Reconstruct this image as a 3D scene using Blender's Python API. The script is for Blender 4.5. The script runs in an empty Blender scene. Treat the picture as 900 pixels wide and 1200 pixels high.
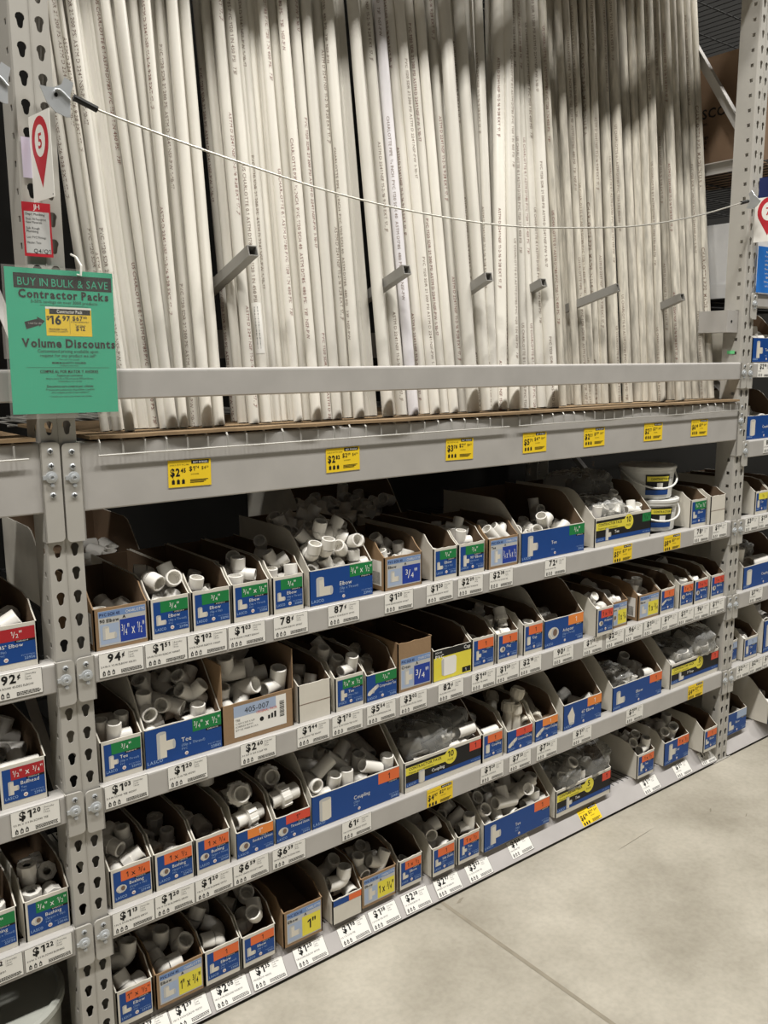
import bpy, math, random, json
from mathutils import Vector, Matrix, Quaternion, Euler, noise

random.seed(11)
SC = bpy.context.scene
COL = SC.collection
PI = math.pi

# ------------------------------------------------------------------ camera
cam_data = bpy.data.cameras.new('camera')
cam = bpy.data.objects.new('camera', cam_data)
COL.objects.link(cam)
cam_data.sensor_fit = 'VERTICAL'
cam_data.sensor_height = 36.0
cam_data.lens = 1026.85 / 1200 * 36.0
cam_data.clip_start = 0.05
R_ = Vector((0.787358, -0.616459, -0.006774))
U_ = Vector((0.108945, 0.128316, 0.985731))
F_ = Vector((0.606793, 0.776861, -0.168191))
cam.matrix_world = Matrix(((R_.x, U_.x, -F_.x, -0.57608), (R_.y, U_.y, -F_.y, -1.81056),
                           (R_.z, U_.z, -F_.z, 1.61969), (0, 0, 0, 1)))
SC.camera = cam

# ------------------------------------------------------------------ light
SC.view_settings.view_transform = 'Standard'
SC.view_settings.look = 'None'
SC.view_settings.gamma = 1.0
SC.view_settings.use_curve_mapping = False
SC.view_settings.exposure = 0.0

world = bpy.data.worlds.new('store_interior')
SC.world = world
world.use_nodes = True
bg = world.node_tree.nodes['Background']
bg.inputs['Color'].default_value = (1.0, 0.97, 0.91, 1)
bg.inputs['Strength'].default_value = 0.045

def area(name, loc, sx, sy, power, col=(1.0, 0.94, 0.83), target=None):
    d = bpy.data.lights.new(name, 'AREA')
    d.shape = 'RECTANGLE'; d.size = sx; d.size_y = sy
    d.energy = power; d.color = col
    o = bpy.data.objects.new(name, d); COL.objects.link(o)
    o.location = loc
    if target is not None:
        o.rotation_euler = (Vector(target) - Vector(loc)).to_track_quat('-Z', 'Y').to_euler()
    return o
# high bay fixtures over the aisle, well above the frame
for k_, x_ in enumerate((-3.6, -1.2, 1.2, 3.6, 6.0)):
    area('high_bay_lamp', (x_, -1.62, 6.4), 0.9, 0.30, 168, (1.0, 0.97, 0.915))

# ------------------------------------------------------------------ helpers
def srgb(r, g, b):
    def c(v):
        v /= 255.0
        return v / 12.92 if v <= 0.04045 else ((v + 0.055) / 1.055) ** 2.4
    return (c(r), c(g), c(b), 1.0)

MATS = {}
def mat(name, rgb, rough=0.6, metal=0.0, noise_amt=0.0, scale=8.0, bump=0.0, bscale=60.0, spec=0.4, stretch=None, trans=0.0, rand=0.0):
    m = bpy.data.materials.new(name)
    m.use_nodes = True
    nt = m.node_tree
    b = nt.nodes['Principled BSDF']
    col = srgb(*rgb)
    b.inputs['Base Color'].default_value = col
    b.inputs['Roughness'].default_value = rough
    b.inputs['Metallic'].default_value = metal
    b.inputs['Specular IOR Level'].default_value = spec
    if trans:
        b.inputs['Transmission Weight'].default_value = trans
    L = nt.links.new
    co = None
    if noise_amt or bump:
        tc = nt.nodes.new('ShaderNodeTexCoord'); co = tc.outputs['Object']
        if stretch:
            mp = nt.nodes.new('ShaderNodeMapping'); mp.inputs['Scale'].default_value = stretch
            L(co, mp.inputs['Vector']); co = mp.outputs['Vector']
        if rand:
            oi = nt.nodes.new('ShaderNodeObjectInfo')
            ad = nt.nodes.new('ShaderNodeVectorMath'); ad.operation = 'ADD'
            ml = nt.nodes.new('ShaderNodeVectorMath'); ml.operation = 'SCALE'
            cb = nt.nodes.new('ShaderNodeCombineXYZ')
            L(oi.outputs['Random'], cb.inputs[0]); L(oi.outputs['Random'], cb.inputs[1])
            L(cb.outputs[0], ml.inputs[0]); ml.inputs['Scale'].default_value = 37.0
            L(co, ad.inputs[0]); L(ml.outputs[0], ad.inputs[1]); co = ad.outputs[0]
    if noise_amt:
        n = nt.nodes.new('ShaderNodeTexNoise')
        n.inputs['Scale'].default_value = scale; n.inputs['Detail'].default_value = 5
        L(co, n.inputs['Vector'])
        rp = nt.nodes.new('ShaderNodeValToRGB')
        rp.color_ramp.elements[0].position = 0.3; rp.color_ramp.elements[1].position = 0.68
        k = 1 - noise_amt
        rp.color_ramp.elements[0].color = (col[0] * k, col[1] * k, col[2] * k, 1)
        rp.color_ramp.elements[1].color = col
        L(n.outputs['Fac'], rp.inputs['Fac'])
        out = rp.outputs['Color']
        if rand:
            hs = nt.nodes.new('ShaderNodeHueSaturation')
            mr = nt.nodes.new('ShaderNodeMapRange')
            mr.inputs['To Min'].default_value = 1 - rand; mr.inputs['To Max'].default_value = 1.0
            L(oi.outputs['Random'], mr.inputs['Value']); L(mr.outputs[0], hs.inputs['Value'])
            L(out, hs.inputs['Color']); out = hs.outputs['Color']
        L(out, b.inputs['Base Color'])
    if bump:
        n2 = nt.nodes.new('ShaderNodeTexNoise')
        n2.inputs['Scale'].default_value = bscale; n2.inputs['Detail'].default_value = 4
        L(co, n2.inputs['Vector'])
        bp = nt.nodes.new('ShaderNodeBump'); bp.inputs['Strength'].default_value = bump; bp.inputs['Distance'].default_value = 0.002
        L(n2.outputs['Fac'], bp.inputs['Height']); L(bp.outputs['Normal'], b.inputs['Normal'])
    MATS[name] = m
    return m

mat('grey_steel', (190, 187, 183), 0.42, 0.1, 0.12, 9, 0.1, 40)
mat('post_steel', (188, 185, 178), 0.5, 0.08, 0.10, 7, 0.05, 40)
mat('zinc', (198, 202, 205), 0.35, 0.35, 0.12, 30)
mat('kick_paint', (192, 188, 186), 0.42, 0, 0.12, 9, 0.1, 40)
mat('arm_steel', (150, 148, 143), 0.45, 0.1, 0.12, 9, 0.1, 40)
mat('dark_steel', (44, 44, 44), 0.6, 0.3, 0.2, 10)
mat('wire_steel', (190, 188, 182), 0.4, 0.4, 0.1, 20)
mat('pvc', (240, 236, 226), 0.32, 0, 0.10, 5, 0, 0, 0.5, (6, 6, 1.2), 0, 0.17)
mat('pvc_dirty', (228, 222, 208), 0.45, 0, 0.46, 9, 0, 0, 0.4, (9, 9, 1.3), 0, 0.12)
mat('pvc_bluish', (234, 231, 234), 0.35, 0, 0.08, 5, 0, 0, 0.5, (6, 6, 1.2), 0, 0.03)
mat('fitting_white', (238, 235, 228), 0.35, 0, 0.05, 12, 0, 0, 0.5, None, 0, 0.06)
mat('fitting_cream', (226, 220, 206), 0.4, 0, 0.05, 12, 0, 0, 0.5, None, 0, 0.05)
mat('white_board', (222, 217, 205), 0.7, 0, 0.10, 14, 0.1, 80)
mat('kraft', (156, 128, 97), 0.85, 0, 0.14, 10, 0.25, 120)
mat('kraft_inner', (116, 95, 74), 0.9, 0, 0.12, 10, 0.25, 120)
mat('hardboard', (150, 126, 96), 0.85, 0, 0.25, 14, 0.2, 80)
mat('label_blue', (10, 68, 142), 0.5, 0, 0.06, 20)
mat('label_royal', (30, 62, 158), 0.5, 0, 0.06, 20)
mat('label_lightblue', (120, 150, 200), 0.55, 0, 0.06, 20)
mat('label_paleblue', (170, 186, 212), 0.55, 0, 0.06, 20)
mat('label_navy', (24, 40, 92), 0.5, 0, 0.05, 20)
mat('badge_green', (22, 128, 66), 0.5, 0, 0.05, 20)
mat('badge_orange', (232, 112, 58), 0.5, 0, 0.05, 20)
mat('badge_amber', (238, 140, 62), 0.5, 0, 0.05, 20)
mat('badge_red', (178, 36, 44), 0.5, 0, 0.05, 20)
mat('badge_redorange', (222, 78, 56), 0.5, 0, 0.05, 20)
mat('label_yellow', (236, 222, 72), 0.5, 0, 0.05, 20)
mat('tag_yellow', (250, 214, 44), 0.5, 0, 0.04, 20)
mat('ink', (18, 18, 18), 0.6)
mat('ink_red', (120, 60, 50), 0.6)
mat('ink_brown', (120, 98, 84), 0.6)
mat('ink_white', (240, 240, 236), 0.6)
mat('ink_pale', (150, 178, 220), 0.6)
mat('paper_white', (244, 242, 236), 0.6, 0, 0.03, 20)
mat('paper_grey', (196, 196, 194), 0.6, 0, 0.08, 20)
mat('poster_green', (54, 184, 148), 0.4, 0, 0.06, 6)
mat('sign_red', (196, 46, 58), 0.4)
mat('sign_blue', (44, 120, 210), 0.4)
mat('lilac', (214, 206, 226), 0.6)
mat('black_rubber', (20, 20, 20), 0.5)
mat('cable_grey', (196, 194, 186), 0.35, 0.5)
mat('bucket_white', (226, 226, 222), 0.35, 0, 0.05, 10)
mat('drum_grey', (176, 178, 170), 0.5, 0.0, 0.2, 6)
mat('shrink_wrap', (226, 226, 226), 0.25, 0, 0.12, 8, 0.6, 14)
mat('carton_brown', (128, 104, 82), 0.85, 0, 0.12, 5, 0.2, 60)
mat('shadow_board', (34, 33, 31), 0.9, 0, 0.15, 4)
mat('green_tape', (120, 222, 150), 0.6)

def plastic_film(name, tint, clear, rough=0.16, bump=0.8, bscale=26, fres=True):
    m = bpy.data.materials.new(name); m.use_nodes = True
    nt = m.node_tree; nt.nodes.clear()
    out = nt.nodes.new('ShaderNodeOutputMaterial')
    tr = nt.nodes.new('ShaderNodeBsdfTransparent'); tr.inputs['Color'].default_value = (0.98, 0.98, 0.97, 1)
    pb = nt.nodes.new('ShaderNodeBsdfPrincipled')
    pb.inputs['Base Color'].default_value = srgb(*tint); pb.inputs['Roughness'].default_value = rough
    pb.inputs['Specular IOR Level'].default_value = 0.8
    fr = nt.nodes.new('ShaderNodeFresnel'); fr.inputs['IOR'].default_value = 1.45
    ma = nt.nodes.new('ShaderNodeMath'); ma.operation = 'ADD'; ma.inputs[1].default_value = 1 - clear; ma.use_clamp = True
    mx = nt.nodes.new('ShaderNodeMixShader')
    tc = nt.nodes.new('ShaderNodeTexCoord')
    n = nt.nodes.new('ShaderNodeTexNoise'); n.inputs['Scale'].default_value = bscale; n.inputs['Detail'].default_value = 3
    bp = nt.nodes.new('ShaderNodeBump'); bp.inputs['Strength'].default_value = bump; bp.inputs['Distance'].default_value = 0.01
    L = nt.links.new
    L(tc.outputs['Object'], n.inputs['Vector']); L(n.outputs['Fac'], bp.inputs['Height'])
    L(bp.outputs['Normal'], pb.inputs['Normal']); L(bp.outputs['Normal'], fr.inputs['Normal'])
    ma.inputs[0].default_value = 0.0
    if fres: L(fr.outputs[0], ma.inputs[0])
    L(ma.outputs[0], mx.inputs[0]); L(tr.outputs[0], mx.inputs[1]); L(pb.outputs[0], mx.inputs[2])
    L(mx.outputs[0], out.inputs[0])
    MATS[name] = m
plastic_film('bag_film', (248, 248, 245), 0.86, 0.07, 0.45, 20)
plastic_film('sleeve_film', (235, 235, 230), 0.95, 0.15, 0.1, 8, False)

# concrete floor: blotchy, with scuffs
def concrete():
    m = bpy.data.materials.new('concrete'); m.use_nodes = True
    nt = m.node_tree; b = nt.nodes['Principled BSDF']; L = nt.links.new
    tc = nt.nodes.new('ShaderNodeTexCoord')
    n1 = nt.nodes.new('ShaderNodeTexNoise'); n1.inputs['Scale'].default_value = 2.2; n1.inputs['Detail'].default_value = 8; n1.inputs['Roughness'].default_value = 0.62
    n2 = nt.nodes.new('ShaderNodeTexNoise'); n2.inputs['Scale'].default_value = 60; n2.inputs['Detail'].default_value = 4
    L(tc.outputs['Object'], n1.inputs['Vector']); L(tc.outputs['Object'], n2.inputs['Vector'])
    r1 = nt.nodes.new('ShaderNodeValToRGB')
    r1.color_ramp.elements[0].position = 0.32; r1.color_ramp.elements[0].color = srgb(152, 146, 132)
    r1.color_ramp.elements[1].position = 0.7; r1.color_ramp.elements[1].color = srgb(192, 186, 172)
    L(n1.outputs['Fac'], r1.inputs['Fac'])
    r2 = nt.nodes.new('ShaderNodeValToRGB')
    r2.color_ramp.elements[0].position = 0.25; r2.color_ramp.elements[0].color = (0.8, 0.8, 0.8, 1)
    r2.color_ramp.elements[1].position = 0.6; r2.color_ramp.elements[1].color = (1, 1, 1, 1)
    L(n2.outputs['Fac'], r2.inputs['Fac'])
    mx = nt.nodes.new('ShaderNodeMixRGB'); mx.blend_type = 'MULTIPLY'; mx.inputs[0].default_value = 0.6
    L(r1.outputs[0], mx.inputs[1]); L(r2.outputs[0], mx.inputs[2])
    L(mx.outputs[0], b.inputs['Base Color'])
    b.inputs['Roughness'].default_value = 0.5
    b.inputs['Specular IOR Level'].default_value = 0.35
    MATS['concrete'] = m
concrete()
mat('floor_joint', (150, 142, 126), 0.9, 0, 0.2, 20)
mat('scuff', (142, 135, 120), 0.8, 0, 0.3, 20)

class MB:
    """collects vertices and faces of ONE mesh"""
    def __init__(s): s.v = []; s.f = []; s.m = []
    def add(s, vs, fs, m):
        o = len(s.v); s.v += [tuple(p) for p in vs]
        for i, f in enumerate(fs):
            s.f.append([a + o for a in f]); s.m.append(m if isinstance(m, str) else m[i])
        return s
    def box(s, x0, x1, y0, y1, z0, z1, m):
        v = [(x0, y0, z0), (x1, y0, z0), (x1, y1, z0), (x0, y1, z0), (x0, y0, z1), (x1, y0, z1), (x1, y1, z1), (x0, y1, z1)]
        return s.add(v, [(0, 3, 2, 1), (4, 5, 6, 7), (0, 1, 5, 4), (1, 2, 6, 5), (2, 3, 7, 6), (3, 0, 4, 7)], m)
    def obox(s, c, ax, ay, az, m):
        """box from centre and three half-axis vectors"""
        c, ax, ay, az = Vector(c), Vector(ax), Vector(ay), Vector(az)
        v = [c + i * ax + j * ay + k * az for k in (-1, 1) for i, j in ((-1, -1), (1, -1), (1, 1), (-1, 1))]
        return s.add(v, [(0, 3, 2, 1), (4, 5, 6, 7), (0, 1, 5, 4), (1, 2, 6, 5), (2, 3, 7, 6), (3, 0, 4, 7)], m)
    def rect(s, x0, z0, x1, z1, y, m):
        return s.add([(x0, y, z0), (x1, y, z0), (x1, y, z1), (x0, y, z1)], [(0, 1, 2, 3)], m)
    def frame(s, x0, z0, x1, z1, t, y, m):
        s.rect(x0, z0, x1, z0 + t, y, m); s.rect(x0, z1 - t, x1, z1, y, m)
        s.rect(x0, z0 + t, x0 + t, z1 - t, y, m); return s.rect(x1 - t, z0 + t, x1, z1 - t, y, m)
    def poly(s, pts, y, m):
        return s.add([(x, y, z) for x, z in pts], [tuple(range(len(pts)))], m)
    def extrude(s, pts, y0, y1, m):
        """polygon in x,z (counter-clockwise seen from -Y) extruded along y"""
        n = len(pts)
        v = [(x, y0, z) for x, z in pts] + [(x, y1, z) for x, z in pts]
        return s.add(v, [tuple(range(n)), tuple(range(2 * n - 1, n - 1, -1))] + [(i, i + n, (i + 1) % n + n, (i + 1) % n) for i in range(n)], m)
    def extrude_x(s, pts, x0, x1, mo, mi, me):
        """polygon in y,z extruded along x: x0 side mo, x1 side mi, edges me"""
        n = len(pts)
        v = [(x0, y, z) for y, z in pts] + [(x1, y, z) for y, z in pts]
        return s.add(v, [tuple(range(n - 1, -1, -1)), tuple(range(n, 2 * n))] + [(i, (i + 1) % n, (i + 1) % n + n, i + n) for i in range(n)], [mo, mi] + [me] * n)
    def tube(s, pts, rad, m, seg=8, cap=True):
        """round bar through points; rad one radius or one per point"""
        pts = [Vector(p) for p in pts]
        if not hasattr(rad, '__len__'): rad = [rad] * len(pts)
        prev = None; rings = []
        for i, p in enumerate(pts):
            t = (pts[min(i + 1, len(pts) - 1)] - pts[max(i - 1, 0)])
            t = t.normalized() if t.length > 1e-9 else prev_t
            prev_t = t
            if prev is None:
                a = Vector((0, 0, 1)) if abs(t.z) < 0.9 else Vector((1, 0, 0))
                n = t.cross(a).normalized()
            else:
                n = (prev - t * prev.dot(t)).normalized()
            prev = n; b = t.cross(n)
            rings.append([p + rad[i] * (math.cos(2 * PI * k / seg) * n + math.sin(2 * PI * k / seg) * b) for k in range(seg)])
        v = [q for r in rings for q in r]; f = []
        for i in range(len(rings) - 1):
            for k in range(seg):
                k2 = (k + 1) % seg
                f.append((i * seg + k, i * seg + k2, (i + 1) * seg + k2, (i + 1) * seg + k))
        if cap:
            f.append(tuple(range(seg - 1, -1, -1))); f.append(tuple(range((len(rings) - 1) * seg, len(rings) * seg)))
        return s.add(v, f, m)
    def lathe(s, prof, m, seg=24, c=(0, 0, 0), ax='z'):
        """profile of (radius, height) turned about an axis through c"""
        v = []; f = []
        for r, h in prof:
            for k in range(seg):
                a = 2 * PI * k / seg
                p = (r * math.cos(a), r * math.sin(a), h)
                if ax == 'y': p = (p[0], -p[2], p[1])
                v.append((p[0] + c[0], p[1] + c[1], p[2] + c[2]))
        for i in range(len(prof) - 1):
            for k in range(seg):
                k2 = (k + 1) % seg
                f.append((i * seg + k, i * seg + k2, (i + 1) * seg + k2, (i + 1) * seg + k))
        return s.add(v, f, m if isinstance(m, str) else [m[j // seg] for j in range(len(f))])
    def text(s, txt, x, z, h, y, m, bold=False, align='l', maxw=None, sx=1.0):
        vs, fs, w = text_geo(txt, bold)
        k = h; kx = h * sx
        if maxw and w * kx > maxw: kx = maxw / w
        ox = x - (w * kx if align == 'r' else w * kx / 2 if align == 'c' else 0)
        s.add([(ox + a * kx, y, z + b * k) for a, b in vs], fs, m)
        return w * kx
    def mesh(s, name, smooth=False, angle=0.6):
        me = bpy.data.meshes.new(name)
        me.from_pydata(s.v, [], s.f)
        names = []
        for m in s.m:
            if m not in names: names.append(m)
        for m in names: me.materials.append(MATS[m])
        if len(names) > 1:
            me.polygons.foreach_set('material_index', [names.index(m) for m in s.m])
        if smooth:
            me.polygons.foreach_set('use_smooth', [True] * len(me.polygons))
            me.set_sharp_from_angle(angle=angle)
        me.update()
        return me
    def build(s, name, parent=None, loc=None, smooth=False, angle=0.6):
        return link(name, s.mesh(name, smooth, angle), parent, loc)

def link(name, data, parent=None, loc=None):
    o = bpy.data.objects.new(name, data); COL.objects.link(o)
    if parent is not None: o.parent = parent
    if loc is not None: o.location = loc
    return o
def tag(o, label=None, cat=None, group=None, kind=None):
    if label: o['label'] = label
    if cat: o['category'] = cat
    if group: o['group'] = group
    if kind: o['kind'] = kind
    return o
def empty(name, loc, label, cat, group=None):
    o = link(name, None, None, loc); o.empty_display_size = 0.05
    return tag(o, label, cat, group)

# ---- glyphs: each character's outline is made once and reused
GLY = {}
def glyphs():
    chars = 'ABCDEFGHIJKLMNOPQRSTUVWXYZabcdefghijklmnopqrstuvwxyz0123456789$%&/.,-*"()\':\u00a2\u00b0\u00f3'
    objs = []
    for bold in (False, True, 'heavy'):
        for ch in chars:
            cu = bpy.data.curves.new('glyph', 'FONT'); cu.body = ch; cu.size = 1.0; cu.resolution_u = 2
            if bold: cu.offset = 0.036 if bold == 'heavy' else 0.018
            o = bpy.data.objects.new('glyph', cu); COL.objects.link(o); objs.append((bold, ch, o))
    bpy.context.view_layer.update()
    dg = bpy.context.evaluated_depsgraph_get()
    cap = None; raw = {}
    for bold, ch, o in objs:
        me = bpy.data.meshes.new_from_object(o.evaluated_get(dg))
        vs = [(p.co.x, p.co.y) for p in me.vertices]; fs = [tuple(p.vertices) for p in me.polygons]
        raw[bold, ch] = (vs, fs); bpy.data.meshes.remove(me)
        if ch == 'H' and not bold: cap = max(b for a, b in vs)
    for bold, ch, o in objs:
        cu = o.data; bpy.data.objects.remove(o); bpy.data.curves.remove(cu)
    for k, (vs, fs) in raw.items():
        if not vs: GLY[k] = ([], [], 0.4); continue
        x0 = min(a for a, b in vs); x1 = max(a for a, b in vs)
        GLY[k] = ([((a - x0) / cap, b / cap) for a, b in vs], fs, (x1 - x0) / cap)
    for bold, t in ((False, .13), (True, .18), ('heavy', .23)):
        # the figure 1 drawn with its flag, as on the tags
        w = .30 + t
        GLY[bold, '1'] = ([(w - t, 0), (w, 0), (w, 1), (w - t, 1), (w - t, .80), (.06, .66), (.06, .66 + t), (w - t, 1)], [(0, 1, 2, 4), (4, 2, 3), (5, 4, 3, 6)], w)
glyphs()
TXT = {}
def text_geo(txt, bold):
    """cap height 1; {a/b} sets a fraction, ^..^ sets raised small figures"""
    key = (txt, bold)
    if key in TXT: return TXT[key]
    V = []; Fc = []; x = 0.0
    def put(ch, sc, dz):
        nonlocal x
        if ch == ' ': x += 0.42 * sc; return
        g = GLY.get((bold, ch))
        if g is None: x += 0.4 * sc; return
        o = len(V)
        V.extend((x + a * sc, b * sc + dz) for a, b in g[0]); Fc.extend(tuple(i + o for i in f) for f in g[1])
        x += (g[2] + 0.15) * sc
    mode = 0; i = 0
    while i < len(txt):
        ch = txt[i]
        if ch == '^': mode = 0 if mode == 1 else 1
        elif ch == '{': mode = 2
        elif ch == '}': mode = 0; x += 0.05
        elif mode == 1: put(ch, 0.55, 0.45)
        elif mode == 2:
            if ch == '/': x -= 0.06; put('/', 0.95, 0.0); x -= 0.06; mode = 3
            else: put(ch, 0.62, 0.42)
        elif mode == 3: put(ch, 0.62, -0.05)
        else: put(ch, 1.0, 0.0)
        i += 1
    TXT[key] = (V, Fc, max(x - 0.15, 0.01))
    return TXT[key]

# ------------------------------------------------------------------ tables
BAY = 2.5854
SHELF = {'S1': 1.005, 'S2': 0.702, 'S3': 0.392, 'S4': 0.077,
         'L1': 1.005, 'L2': 0.708, 'L3': 0.392, 'R1': 1.611, 'R2': 1.311, 'R3': 1.004, 'R4': 0.700, 'R5': 0.392, 'R6': 0.077}
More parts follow.
